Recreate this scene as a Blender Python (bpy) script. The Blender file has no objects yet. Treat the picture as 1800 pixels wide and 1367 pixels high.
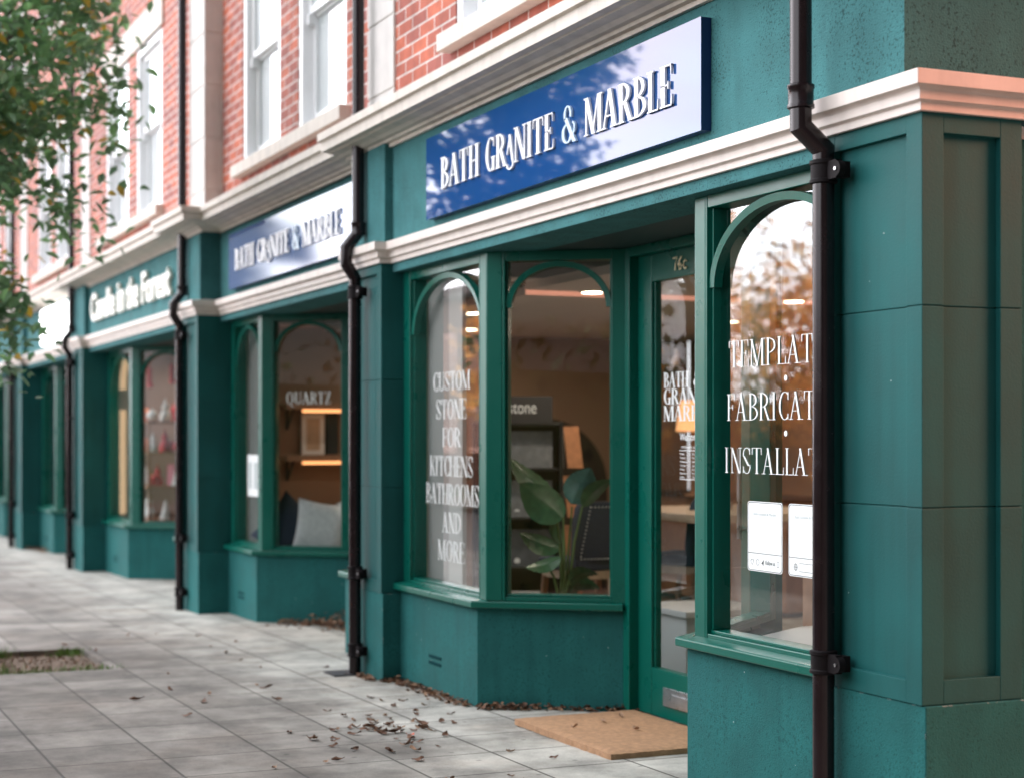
import bpy, bmesh, math, random
from mathutils import Vector, Matrix, noise
R = math.radians
sc = bpy.context.scene
col = sc.collection
random.seed(7)

# ------------------------------------------------------------------ camera
cam_d = bpy.data.cameras.new('camera'); cam = bpy.data.objects.new('camera', cam_d); col.objects.link(cam)
cam.location = (0, 0, 1.4)
cam.rotation_euler = (R(90), 0, math.atan2(1316, 3000) and R(90 - 23.684))
cam_d.sensor_width = 36; cam_d.lens = 60; cam_d.shift_y = 0.0469
cam_d.clip_start = 0.05; cam_d.clip_end = 400
cam_d.dof.use_dof = True; cam_d.dof.focus_distance = 6.3; cam_d.dof.aperture_fstop = 2.1
sc.camera = cam

# ------------------------------------------------------------------ world
SUN_EL, SUN_AZ = 24.0, 27.0          # low evening sun behind the corner, azimuth from +Y towards +X
w = bpy.data.worlds.new('World'); sc.world = w; w.use_nodes = True
wt = w.node_tree; wt.nodes.clear()
L = wt.links.new
def wn(t, **k):
    n = wt.nodes.new(t)
    for a, v in k.items(): setattr(n, a, v)
    return n
def wmath(op, a, b=None, c=None):
    n = wn('ShaderNodeMath', operation=op)
    for i, v in enumerate((a, b, c)):
        if v is None: continue
        if isinstance(v, (int, float)): n.inputs[i].default_value = v
        else: L(v, n.inputs[i])
    return n.outputs[0]
def wsmooth(v, a, b, lo=0.0, hi=1.0):
    n = wn('ShaderNodeMapRange', interpolation_type='SMOOTHSTEP')
    for k, x in (('From Min', a), ('From Max', b), ('To Min', lo), ('To Max', hi)): n.inputs[k].default_value = x
    L(v, n.inputs['Value']); return n.outputs[0]
def wdot(d):
    n = wn('ShaderNodeVectorMath', operation='DOT_PRODUCT'); n.inputs[1].default_value = Vector(d).normalized(); L(tc.outputs['Generated'], n.inputs[0]); return n.outputs['Value']
sky = wn('ShaderNodeTexSky', sky_type='NISHITA'); sky.sun_disc = False
sky.sun_elevation = R(SUN_EL); sky.sun_rotation = R(SUN_AZ); sky.air_density = 1.0; sky.dust_density = 1.0
tc = wn('ShaderNodeTexCoord')
mp = wn('ShaderNodeMapping'); mp.inputs['Scale'].default_value = (1, 1, 1.8); mp.inputs['Location'].default_value = (0.35, 0.1, 0.0)
nz = wn('ShaderNodeTexNoise'); nz.inputs['Scale'].default_value = 13.0; nz.inputs['Detail'].default_value = 7; nz.inputs['Roughness'].default_value = .55; nz.inputs['Distortion'].default_value = .3
L(tc.outputs['Generated'], mp.inputs[0]); L(mp.outputs[0], nz.inputs['Vector'])
# a bank of cloud over the far end of the street with one blue rift in it; clear towards the evening sun
bank = wsmooth(wdot((-.70, -.70, .15)), .05, .60, 0, .75)
rift = wsmooth(wdot((-.9235, -.384, .152)), .9978, .9996)
rift2 = wsmooth(wdot((-.980, -.256, .094)), .9978, .9994, 0, 1.15)
rifts = wmath('MAXIMUM', rift, rift2)
noise_c = wmath('SUBTRACT', nz.outputs[0], .5)
amount = wmath('ADD', wmath('SUBTRACT', bank, wmath('MULTIPLY', wmath('MAXIMUM', wmath('MULTIPLY', rift, .3), rift2), .54)), wmath('MULTIPLY', noise_c, wmath('MULTIPLY_ADD', rifts, .95, .22)))
mask = wsmooth(amount, .12, .44, .05, 1.0)
glow = wsmooth(wdot((-.84, -.53, .13)), .78, .992, 1.0, 2.0)
nz2 = wn('ShaderNodeTexNoise'); nz2.inputs['Scale'].default_value = 5.0; nz2.inputs['Detail'].default_value = 4; L(mp.outputs[0], nz2.inputs['Vector'])
clr = wn('ShaderNodeValToRGB')
clr.color_ramp.elements[0].position = .38; clr.color_ramp.elements[0].color = (.90, .82, .86, 1)
clr.color_ramp.elements[1].position = .56; clr.color_ramp.elements[1].color = (.94, 1.0, 1.06, 1)
L(nz2.outputs[0], clr.inputs[0])
cs_ = wn('ShaderNodeVectorMath', operation='SCALE'); L(clr.outputs[0], cs_.inputs[0]); L(wmath('MULTIPLY', glow, 66.0), cs_.inputs['Scale'])
mx = wn('ShaderNodeMix', data_type='RGBA')
bg = wn('ShaderNodeBackground'); bg.inputs['Strength'].default_value = 0.05
out = wn('ShaderNodeOutputWorld')
skd = wn('ShaderNodeVectorMath', operation='SCALE'); L(sky.outputs[0], skd.inputs[0]); skd.inputs['Scale'].default_value = .36
L(mask, mx.inputs[0]); L(skd.outputs[0], mx.inputs[6]); L(cs_.outputs[0], mx.inputs[7])
L(mx.outputs[2], bg.inputs['Color']); L(bg.outputs[0], out.inputs[0])

sd = bpy.data.lights.new('sun', 'SUN'); sd.energy = 5.0; sd.angle = R(26); sd.color = (1.0, .36, .22)
so = bpy.data.objects.new('sun', sd); col.objects.link(so)
sdir = Vector((math.sin(R(SUN_AZ)) * math.cos(R(SUN_EL)), math.cos(R(SUN_AZ)) * math.cos(R(SUN_EL)), math.sin(R(SUN_EL))))
so.rotation_euler = (-sdir).to_track_quat('-Z', 'Y').to_euler()

sc.view_settings.view_transform = 'Standard'; sc.view_settings.look = 'None'
sc.view_settings.exposure = 0.3; sc.view_settings.gamma = 1
sc.render.engine = 'CYCLES'
sc.cycles.use_denoising = True
sc.cycles.max_bounces = 8; sc.cycles.transparent_max_bounces = 16; sc.cycles.glossy_bounces = 4
sc.cycles.sample_clamp_indirect = 6; sc.cycles.caustics_reflective = False

# ------------------------------------------------------------------ materials
MATS = {}
def nodes_of(name):
    m = bpy.data.materials.new(name); m.use_nodes = True
    return m, m.node_tree, m.node_tree.nodes, m.node_tree.nodes['Principled BSDF']
def mat(name, c, rough=.5, metal=0, var=.0, vscale=6.0, bump=0, bscale=80, speck=0, coat=0, spec=.5, streak=0, pits=0):
    """plain surface: base colour, slow tonal variation, fine bump, optional dark/pale specks and vertical weather streaks"""
    m, nt, N, p = nodes_of(name); l = nt.links.new
    p.inputs['Roughness'].default_value = rough; p.inputs['Metallic'].default_value = metal
    p.inputs['Specular IOR Level'].default_value = spec
    if coat: p.inputs['Coat Weight'].default_value = coat; p.inputs['Coat Roughness'].default_value = .08
    p.inputs['Base Color'].default_value = (*c, 1)
    geo = N.new('ShaderNodeNewGeometry')
    cur = None
    if var:
        n = N.new('ShaderNodeTexNoise'); n.inputs['Scale'].default_value = vscale; n.inputs['Detail'].default_value = 5
        l(geo.outputs['Position'], n.inputs['Vector'])
        mr = N.new('ShaderNodeMapRange'); mr.inputs['From Min'].default_value = .3; mr.inputs['From Max'].default_value = .7
        mr.inputs['To Min'].default_value = 1 - var; mr.inputs['To Max'].default_value = 1 + var; l(n.outputs[0], mr.inputs[0])
        mxn = N.new('ShaderNodeVectorMath'); mxn.operation = 'SCALE'; mxn.inputs[0].default_value = c; l(mr.outputs[0], mxn.inputs['Scale'])
        cur = mxn.outputs[0]
        rr = N.new('ShaderNodeMapRange'); rr.inputs['To Min'].default_value = max(rough - .12, .02); rr.inputs['To Max'].default_value = min(rough + .12, 1)
        l(n.outputs[0], rr.inputs[0]); l(rr.outputs[0], p.inputs['Roughness'])
    if streak:
        mp_ = N.new('ShaderNodeMapping'); mp_.inputs['Scale'].default_value = (9, 9, .7); l(geo.outputs['Position'], mp_.inputs[0])
        n = N.new('ShaderNodeTexNoise'); n.inputs['Scale'].default_value = 1.6; n.inputs['Detail'].default_value = 6; l(mp_.outputs[0], n.inputs['Vector'])
        mr = N.new('ShaderNodeMapRange'); mr.inputs['From Min'].default_value = .45; mr.inputs['From Max'].default_value = .75
        mr.inputs['To Min'].default_value = 1; mr.inputs['To Max'].default_value = 1 - streak; l(n.outputs[0], mr.inputs[0])
        s = N.new('ShaderNodeVectorMath'); s.operation = 'SCALE'; s.inputs[0].default_value = c
        if cur: l(cur, s.inputs[0])
        l(mr.outputs[0], s.inputs['Scale']); cur = s.outputs[0]
    if pits:
        n = N.new('ShaderNodeTexNoise'); n.inputs['Scale'].default_value = 95; n.inputs['Detail'].default_value = 3; l(geo.outputs['Position'], n.inputs['Vector'])
        n3 = N.new('ShaderNodeTexNoise'); n3.inputs['Scale'].default_value = 5; n3.inputs['Detail'].default_value = 3; l(geo.outputs['Position'], n3.inputs['Vector'])
        ad_ = N.new('ShaderNodeMath'); ad_.operation = 'MULTIPLY_ADD'; ad_.inputs[1].default_value = .35; l(n3.outputs[0], ad_.inputs[0]); l(n.outputs[0], ad_.inputs[2])
        mr = N.new('ShaderNodeMapRange'); mr.inputs['From Min'].default_value = .74; mr.inputs['From Max'].default_value = .86; mr.inputs['To Min'].default_value = 1; mr.inputs['To Max'].default_value = 1 - pits; l(ad_.outputs[0], mr.inputs[0])
        s = N.new('ShaderNodeVectorMath'); s.operation = 'SCALE'; s.inputs[0].default_value = c
        if cur: l(cur, s.inputs[0])
        l(mr.outputs[0], s.inputs['Scale']); cur = s.outputs[0]
    if speck:
        n = N.new('ShaderNodeTexVoronoi'); n.inputs['Scale'].default_value = 26; l(geo.outputs['Position'], n.inputs['Vector'])
        n2 = N.new('ShaderNodeMath'); n2.operation = 'LESS_THAN'; n2.inputs[1].default_value = .06; l(n.outputs['Distance'], n2.inputs[0])
        sp = N.new('ShaderNodeSeparateColor'); l(n.outputs['Color'], sp.inputs[0])
        g = N.new('ShaderNodeMath'); g.operation = 'GREATER_THAN'; g.inputs[1].default_value = .93; l(sp.outputs[0], g.inputs[0])
        mu = N.new('ShaderNodeMath'); mu.operation = 'MULTIPLY'; l(n2.outputs[0], mu.inputs[0]); l(g.outputs[0], mu.inputs[1])
        mm = N.new('ShaderNodeMix'); mm.data_type = 'RGBA'; mm.inputs[6].default_value = (*c, 1); mm.inputs[7].default_value = (.5, .6, .58, 1)
        if cur: l(cur, mm.inputs[6])
        l(mu.outputs[0], mm.inputs[0]); cur = mm.outputs[2]
    if cur: l(cur, p.inputs['Base Color'])
    if bump:
        n = N.new('ShaderNodeTexNoise'); n.inputs['Scale'].default_value = bscale; n.inputs['Detail'].default_value = 4
        l(geo.outputs['Position'], n.inputs['Vector'])
        b = N.new('ShaderNodeBump'); b.inputs['Strength'].default_value = bump; b.inputs['Distance'].default_value = .004
        l(n.outputs[0], b.inputs['Height']); l(b.outputs[0], p.inputs['Normal'])
    MATS[name] = m
    return m
def emit(name, c, s):
    m, nt, N, p = nodes_of(name)
    p.inputs['Base Color'].default_value = (*c, 1); p.inputs['Emission Color'].default_value = (*c, 1); p.inputs['Emission Strength'].default_value = s
    MATS[name] = m; return m

mat('fascia_lit_render', (.058, .190, .198), .85, spec=.15, var=.14, vscale=6, bump=.7, bscale=150, streak=.12, pits=.5)  # paler copy of the teal render: brighter light up here is in the colour
mat('teal_render', (.020, .132, .130), .8, spec=.15, var=.16, vscale=5, bump=.55, bscale=170, speck=1, streak=.14, pits=.3)
mat('teal_paint', (.008, .094, .092), .62, spec=.25, var=.14, vscale=3.2, bump=.16, bscale=120, speck=1, streak=.18)
mat('green_joinery', (.002, .112, .082), .30, spec=.4, var=.03, vscale=5, bump=.02, bscale=90)
mat('cream_paint', (.72, .645, .59), .55, var=.07, vscale=8, bump=.10, bscale=60, streak=.12)
mat('cream_stone', (.68, .62, .555), .75, var=.08, vscale=7, bump=.20, bscale=90, streak=.14)
mat('pier_stone', (.66, .63, .60), .75, var=.08, vscale=6, bump=.18, bscale=90, streak=.10)
def worn_edges(name, c):
    m = MATS[name]; nt = m.node_tree; N = nt.nodes; l = nt.links.new; p = N['Principled BSDF']
    bv = N.new('ShaderNodeBevel'); bv.inputs['Radius'].default_value = .007; bv.samples = 4
    g = N.new('ShaderNodeNewGeometry'); d = N.new('ShaderNodeVectorMath'); d.operation = 'DOT_PRODUCT'; l(bv.outputs[0], d.inputs[0]); l(g.outputs['True Normal'], d.inputs[1])
    e = N.new('ShaderNodeMapRange'); e.inputs['From Min'].default_value = .97; e.inputs['From Max'].default_value = .86; l(d.outputs['Value'], e.inputs[0])
    n = N.new('ShaderNodeTexNoise'); n.inputs['Scale'].default_value = 22; n.inputs['Detail'].default_value = 5; n.inputs['Roughness'].default_value = .7; l(g.outputs['Position'], n.inputs['Vector'])
    t = N.new('ShaderNodeMapRange'); t.inputs['From Min'].default_value = .56; t.inputs['From Max'].default_value = .60; l(n.outputs[0], t.inputs[0])
    k = N.new('ShaderNodeMath'); k.operation = 'MULTIPLY'; l(e.outputs[0], k.inputs[0]); l(t.outputs[0], k.inputs[1])
    mx_ = N.new('ShaderNodeMix'); mx_.data_type = 'RGBA'; mx_.inputs[7].default_value = (*c, 1)
    src = p.inputs['Base Color'].links[0].from_socket; l(src, mx_.inputs[6]); l(k.outputs[0], mx_.inputs[0]); l(mx_.outputs[2], p.inputs['Base Color'])
worn_edges('teal_render', (.50, .52, .50))
mat('black_plastic', (.013, .007, .009), .24, spec=.4, var=.15, vscale=14, bump=.03, bscale=40)
mat('black_matte', (.008, .006, .007), .65, spec=.15)
mat('steel', (.62, .63, .66), .30, metal=1, var=.1, vscale=20)
mat('white_frame', (.88, .89, .90), .35, var=.03)
mat('blind_white', (.86, .88, .90), .7, var=.04)
mat('white_vinyl', (.90, .93, .93), .5)
mat('white_letter', (.88, .89, .90), .35)
mat('pale_blue_letter', (.50, .66, .78), .35)
mat('cream_letter', (.86, .84, .74), .4)
mat('gold_digit', (.90, .80, .55), .35, metal=.2)
mat('ink', (.03, .05, .05), .6)
mat('pale_ink', (.45, .52, .52), .6)
mat('navy_board', (.012, .070, .24), .04, spec=.5); MATS['navy_board'].node_tree.nodes['Principled BSDF'].inputs['IOR'].default_value = 1.58
mat('navy_edge', (.004, .018, .095), .35)
mat('coir', (.46, .265, .145), .95, var=.18, vscale=40, bump=1.0, bscale=420)
mat('inner_white', (.78, .76, .73), .8, var=.03)
mat('ceiling_white', (.66, .60, .55), .85, var=.03)
mat('mauve_wall', (.34, .26, .24), .8, var=.04); mat('soffit_shade_paint', (.010, .036, .034), .7); mat('tan_wall', (.30, .195, .135), .8, var=.05, vscale=2)  # soffit near black: the shade over the lobby is painted in
mat('dark_arch', (.030, .020, .018), .8)
mat('floor_wood', (.22, .14, .09), .5, var=.2, vscale=8)
mat('black_rack', (.010, .010, .011), .45)
mat('grey_slab', (.16, .17, .18), .35, var=.2, vscale=22)
mat('dark_slab', (.075, .085, .10), .35, var=.3, vscale=14)
mat('orange_wood', (.50, .22, .10), .5, var=.15, vscale=25)
mat('box_dark', (.040, .038, .042), .5)
mat('navy_fabric', (.030, .042, .075), .85, var=.15, vscale=60, bump=.3, bscale=300)
mat('white_fabric', (.80, .81, .82), .9, var=.10, vscale=30, bump=.4, bscale=200)
mat('pale_wood', (.56, .42, .30), .5, var=.12, vscale=18)
mat('brown_wood', (.36, .19, .11), .5, var=.15, vscale=14)
mat('white_table', (.72, .72, .72), .4)
mat('leaf_green', (.035, .105, .045), .35, var=.25, vscale=25)
mat('leaf_blue_green', (.040, .115, .095), .33, var=.2, vscale=25)
mat('plant_stem', (.10, .16, .05), .5, var=.2)
mat('pot_grey', (.20, .19, .18), .7, var=.1)
mat('bark', (.10, .085, .07), .9, var=.3, vscale=12, bump=.6, bscale=60)
mat('dry_leaf', (.15, .075, .045), .8, var=.5, vscale=18)
mat('dry_leaf_pale', (.30, .18, .11), .8, var=.4, vscale=18)
mat('red_leaf', (.48, .10, .05), .7, var=.3, vscale=18)
mat('grass_blade', (.11, .22, .04), .7, var=.3, vscale=20)
mat('gravel', (.19, .14, .10), .9, var=.5, vscale=60, bump=1, bscale=130)
mat('asphalt', (.055, .055, .058), .85, var=.15, vscale=4, bump=.5, bscale=200)
mat('iron', (.03, .03, .035), .6)
mat('pink_box', (.60, .22, .30), .6); mat('red_felt', (.50, .03, .04), .8); mat('orange_ball', (.75, .20, .06), .5)
mat('pale_ornament', (.72, .72, .70), .6); mat('olive_glass', (.22, .22, .04), .4)
mat('hedge_leaf', (.04, .10, .03), .6, var=.4, vscale=3)
emit('lamp_glow', (1.0, .78, .55), 14); emit('strip_glow', (1.0, .42, .16), 1.7); emit('sign_glow', (1, 1, 1), 3.2); emit('led_glow', (1.0, .66, .38), 1.5)
emit('shade_glow', (1.0, .48, .20), .9)

# paving
def leafy(name, c, tr, rough=.45, var=.4, vscale=2.5):
    """foliage: part of the light passes through the leaf"""
    m = mat(name, c, rough, var=var, vscale=vscale); nt = m.node_tree; N = nt.nodes; l = nt.links.new; p = N['Principled BSDF']
    t = N.new('ShaderNodeBsdfTranslucent'); t.inputs[0].default_value = (*tr, 1)
    a = N.new('ShaderNodeAddShader'); o = N['Material Output']
    l(p.outputs[0], a.inputs[0]); l(t.outputs[0], a.inputs[1]); l(a.outputs[0], o.inputs['Surface'])
leafy('tree_leaf', (.105, .190, .105), (.10, .19, .07)); leafy('tree_leaf_dark', (.070, .135, .080), (.06, .12, .05)); leafy('tree_leaf_gold', (.36, .26, .05), (.2, .12, .01))
leafy('autumn_leaf', (.62, .33, .08), (.50, .25, .05)); leafy('autumn_dark', (.30, .17, .06), (.16, .08, .02)); leafy('autumn_gold', (.74, .52, .18), (.7, .45, .12))
def paving():
    m, nt, N, p = nodes_of('paving'); l = nt.links.new
    geo = N.new('ShaderNodeNewGeometry')
    mp_ = N.new('ShaderNodeMapping'); mp_.inputs['Location'].default_value = (.12, -.215, 0); l(geo.outputs['Position'], mp_.inputs[0])
    br = N.new('ShaderNodeTexBrick'); br.offset = 0.0; br.squash = 1
    br.inputs['Scale'].default_value = 1; br.inputs['Brick Width'].default_value = .45; br.inputs['Row Height'].default_value = .45
    br.inputs['Mortar Size'].default_value = .0068; br.inputs['Mortar Smooth'].default_value = .35; br.inputs['Bias'].default_value = 0
    br.inputs['Color1'].default_value = (.172, .156, .136, 1); br.inputs['Color2'].default_value = (.290, .270, .242, 1); br.inputs['Mortar'].default_value = (.085, .08, .068, 1)
    l(mp_.outputs[0], br.inputs['Vector'])
    # cleaner pale slabs under the shelter of the wall
    sx = N.new('ShaderNodeSeparateXYZ'); l(geo.outputs['Position'], sx.inputs[0])
    n0 = N.new('ShaderNodeTexNoise'); n0.inputs['Scale'].default_value = 1.6; n0.inputs['Detail'].default_value = 5; l(geo.outputs['Position'], n0.inputs['Vector'])
    ma = N.new('ShaderNodeMath'); ma.operation = 'MULTIPLY_ADD'; ma.inputs[1].default_value = 1.5; l(n0.outputs[0], ma.inputs[0]); l(sx.outputs[1], ma.inputs[2])
    mr = N.new('ShaderNodeMapRange'); mr.interpolation_type = 'SMOOTHSTEP'; mr.inputs['From Min'].default_value = 2.95; mr.inputs['From Max'].default_value = 3.85; l(ma.outputs[0], mr.inputs[0])
    mr.inputs['To Max'].default_value = .8
    mx1 = N.new('ShaderNodeMix'); mx1.data_type = 'RGBA'; mx1.inputs[7].default_value = (.49, .48, .435, 1)
    # keep joints: only lighten the slabs
    inv = N.new('ShaderNodeMath'); inv.operation = 'SUBTRACT'; inv.inputs[0].default_value = 1; l(br.outputs['Fac'], inv.inputs[1])
    mm = N.new('ShaderNodeMath'); mm.operation = 'MULTIPLY'; l(mr.outputs[0], mm.inputs[0]); l(inv.outputs[0], mm.inputs[1])
    l(mm.outputs[0], mx1.inputs[0]); l(br.outputs['Color'], mx1.inputs[6])
    # stains
    n1 = N.new('ShaderNodeTexNoise'); n1.inputs['Scale'].default_value = 2.6; n1.inputs['Detail'].default_value = 9; n1.inputs['Roughness'].default_value = .68
    l(geo.outputs['Position'], n1.inputs['Vector'])
    r1 = N.new('ShaderNodeMapRange'); r1.inputs['From Min'].default_value = .35; r1.inputs['From Max'].default_value = .68; r1.inputs['To Min'].default_value = .52; r1.inputs['To Max'].default_value = 1.38
    l(n1.outputs[0], r1.inputs[0])
    n2 = N.new('ShaderNodeTexNoise'); n2.inputs['Scale'].default_value = 140; n2.inputs['Detail'].default_value = 3; l(geo.outputs['Position'], n2.inputs['Vector'])
    r2 = N.new('ShaderNodeMapRange'); r2.inputs['To Min'].default_value = .72; r2.inputs['To Max'].default_value = 1.28; l(n2.outputs[0], r2.inputs[0])
    m2 = N.new('ShaderNodeMath'); m2.operation = 'MULTIPLY'; l(r1.outputs[0], m2.inputs[0]); l(r2.outputs[0], m2.inputs[1])
    s1 = N.new('ShaderNodeVectorMath'); s1.operation = 'SCALE'; l(mx1.outputs[2], s1.inputs[0]); l(m2.outputs[0], s1.inputs['Scale'])
    # brown leaf tannin stains and dark gum spots
    n4 = N.new('ShaderNodeTexNoise'); n4.inputs['Scale'].default_value = 1.15; n4.inputs['Detail'].default_value = 8; n4.inputs['Roughness'].default_value = .7; l(geo.outputs['Position'], n4.inputs['Vector'])
    r4 = N.new('ShaderNodeMapRange'); r4.inputs['From Min'].default_value = .5; r4.inputs['From Max'].default_value = .7; r4.inputs['To Max'].default_value = .55; l(n4.outputs[0], r4.inputs[0])
    st = N.new('ShaderNodeMix'); st.data_type = 'RGBA'; st.blend_type = 'MULTIPLY'; st.inputs[7].default_value = (.78, .66, .58, 1); l(r4.outputs[0], st.inputs[0]); l(s1.outputs[0], st.inputs[6])
    vo = N.new('ShaderNodeTexVoronoi'); vo.inputs['Scale'].default_value = 5.5; l(geo.outputs['Position'], vo.inputs['Vector'])
    lt = N.new('ShaderNodeMapRange'); lt.inputs['From Min'].default_value = .05; lt.inputs['From Max'].default_value = .09; lt.inputs['To Min'].default_value = .55; lt.inputs['To Max'].default_value = 1; l(vo.outputs['Distance'], lt.inputs[0])
    gs2 = N.new('ShaderNodeVectorMath'); gs2.operation = 'SCALE'; l(st.outputs[2], gs2.inputs[0]); l(lt.outputs[0], gs2.inputs['Scale'])
    l(gs2.outputs[0], p.inputs['Base Color'])
    p.inputs['Roughness'].default_value = .8
    hb = N.new('ShaderNodeMath'); hb.operation = 'MULTIPLY_ADD'; hb.inputs[1].default_value = .25; l(n2.outputs[0], hb.inputs[0]); l(inv.outputs[0], hb.inputs[2])
    b = N.new('ShaderNodeBump'); b.inputs['Strength'].default_value = .6; b.inputs['Distance'].default_value = .006; l(hb.outputs[0], b.inputs['Height']); l(b.outputs[0], p.inputs['Normal'])
    MATS['paving'] = m
paving()

def brick(name, c1, c2, mortar):
    m, nt, N, p = nodes_of(name); l = nt.links.new
    geo = N.new('ShaderNodeNewGeometry'); sx = N.new('ShaderNodeSeparateXYZ'); l(geo.outputs['Position'], sx.inputs[0])
    ad = N.new('ShaderNodeMath'); ad.operation = 'ADD'; l(sx.outputs[0], ad.inputs[0]); l(sx.outputs[1], ad.inputs[1])
    cb = N.new('ShaderNodeCombineXYZ'); l(ad.outputs[0], cb.inputs[0]); l(sx.outputs[2], cb.inputs[1])
    ns = N.new('ShaderNodeTexNoise'); ns.inputs['Scale'].default_value = 45; l(geo.outputs['Position'], ns.inputs['Vector'])
    jit = N.new('ShaderNodeMix'); jit.data_type = 'VECTOR'; jit.inputs[0].default_value = .006; l(cb.outputs[0], jit.inputs[4]); 
    adn = N.new('ShaderNodeVectorMath'); adn.operation = 'ADD'; l(cb.outputs[0], adn.inputs[0]); l(ns.outputs['Color'], adn.inputs[1]); l(adn.outputs[0], jit.inputs[5])
    br = N.new('ShaderNodeTexBrick'); br.inputs['Scale'].default_value = 1
    br.inputs['Brick Width'].default_value = .225; br.inputs['Row Height'].default_value = .075; br.inputs['Mortar Size'].default_value = .0062
    br.inputs['Mortar Smooth'].default_value = .25; br.inputs['Bias'].default_value = -.1
    br.inputs['Color1'].default_value = (*c1, 1); br.inputs['Color2'].default_value = (*c2, 1); br.inputs['Mortar'].default_value = (*mortar, 1)
    l(jit.outputs[1], br.inputs['Vector'])
    n1 = N.new('ShaderNodeTexNoise'); n1.inputs['Scale'].default_value = 9; n1.inputs['Detail'].default_value = 6; l(geo.outputs['Position'], n1.inputs['Vector'])
    r1 = N.new('ShaderNodeMapRange'); r1.inputs['From Min'].default_value = .3; r1.inputs['From Max'].default_value = .7; r1.inputs['To Min'].default_value = .78; r1.inputs['To Max'].default_value = 1.2; l(n1.outputs[0], r1.inputs[0])
    s1 = N.new('ShaderNodeVectorMath'); s1.operation = 'SCALE'; l(br.outputs['Color'], s1.inputs[0]); l(r1.outputs[0], s1.inputs['Scale'])
    l(s1.outputs[0], p.inputs['Base Color']); p.inputs['Roughness'].default_value = .85
    inv = N.new('ShaderNodeMath'); inv.operation = 'MULTIPLY_ADD'; inv.inputs[1].default_value = -1; inv.inputs[2].default_value = 1; l(br.outputs['Fac'], inv.inputs[0])
    hb = N.new('ShaderNodeMath'); hb.operation = 'MULTIPLY_ADD'; hb.inputs[1].default_value = .3; l(n1.outputs[0], hb.inputs[0]); l(inv.outputs[0], hb.inputs[2])
    b = N.new('ShaderNodeBump'); b.inputs['Strength'].default_value = .7; b.inputs['Distance'].default_value = .006; l(hb.outputs[0], b.inputs['Height']); l(b.outputs[0], p.inputs['Normal'])
    MATS[name] = m
brick('red_brick', (.52, .135, .075), (.27, .085, .075), (.62, .54, .50))
brick('brown_brick', (.085, .058, .045), (.06, .045, .038), (.11, .10, .09))

def glass(name, tint, refl_rough=.01, ior=1.52, gain=1.0):
    m = bpy.data.materials.new(name); m.use_nodes = True; nt = m.node_tree; N = nt.nodes; N.clear(); l = nt.links.new
    fr = N.new('ShaderNodeFresnel')
    ge = N.new('ShaderNodeNewGeometry'); im = N.new('ShaderNodeMapRange'); im.inputs['To Min'].default_value = ior; im.inputs['To Max'].default_value = 1/ior   # the same pane from either side
    l(ge.outputs['Backfacing'], im.inputs['Value']); l(im.outputs[0], fr.inputs['IOR'])
    g = N.new('ShaderNodeMath'); g.operation = 'MULTIPLY'; g.inputs[1].default_value = gain; g.use_clamp = True; l(fr.outputs[0], g.inputs[0])
    t = N.new('ShaderNodeBsdfTransparent'); t.inputs[0].default_value = (*tint, 1)
    gl = N.new('ShaderNodeBsdfGlossy'); gl.inputs['Roughness'].default_value = refl_rough; gl.inputs[0].default_value = (1, 1, 1, 1)
    mxs = N.new('ShaderNodeMixShader'); o = N.new('ShaderNodeOutputMaterial')
    l(g.outputs[0], mxs.inputs[0]); l(t.outputs[0], mxs.inputs[1]); l(gl.outputs[0], mxs.inputs[2]); l(mxs.outputs[0], o.inputs[0])
    MATS[name] = m
glass('shop_glass', (.93, .96, .95), gain=2.0); glass('sash_glass', (.97, .98, .98), gain=.8)

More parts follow.
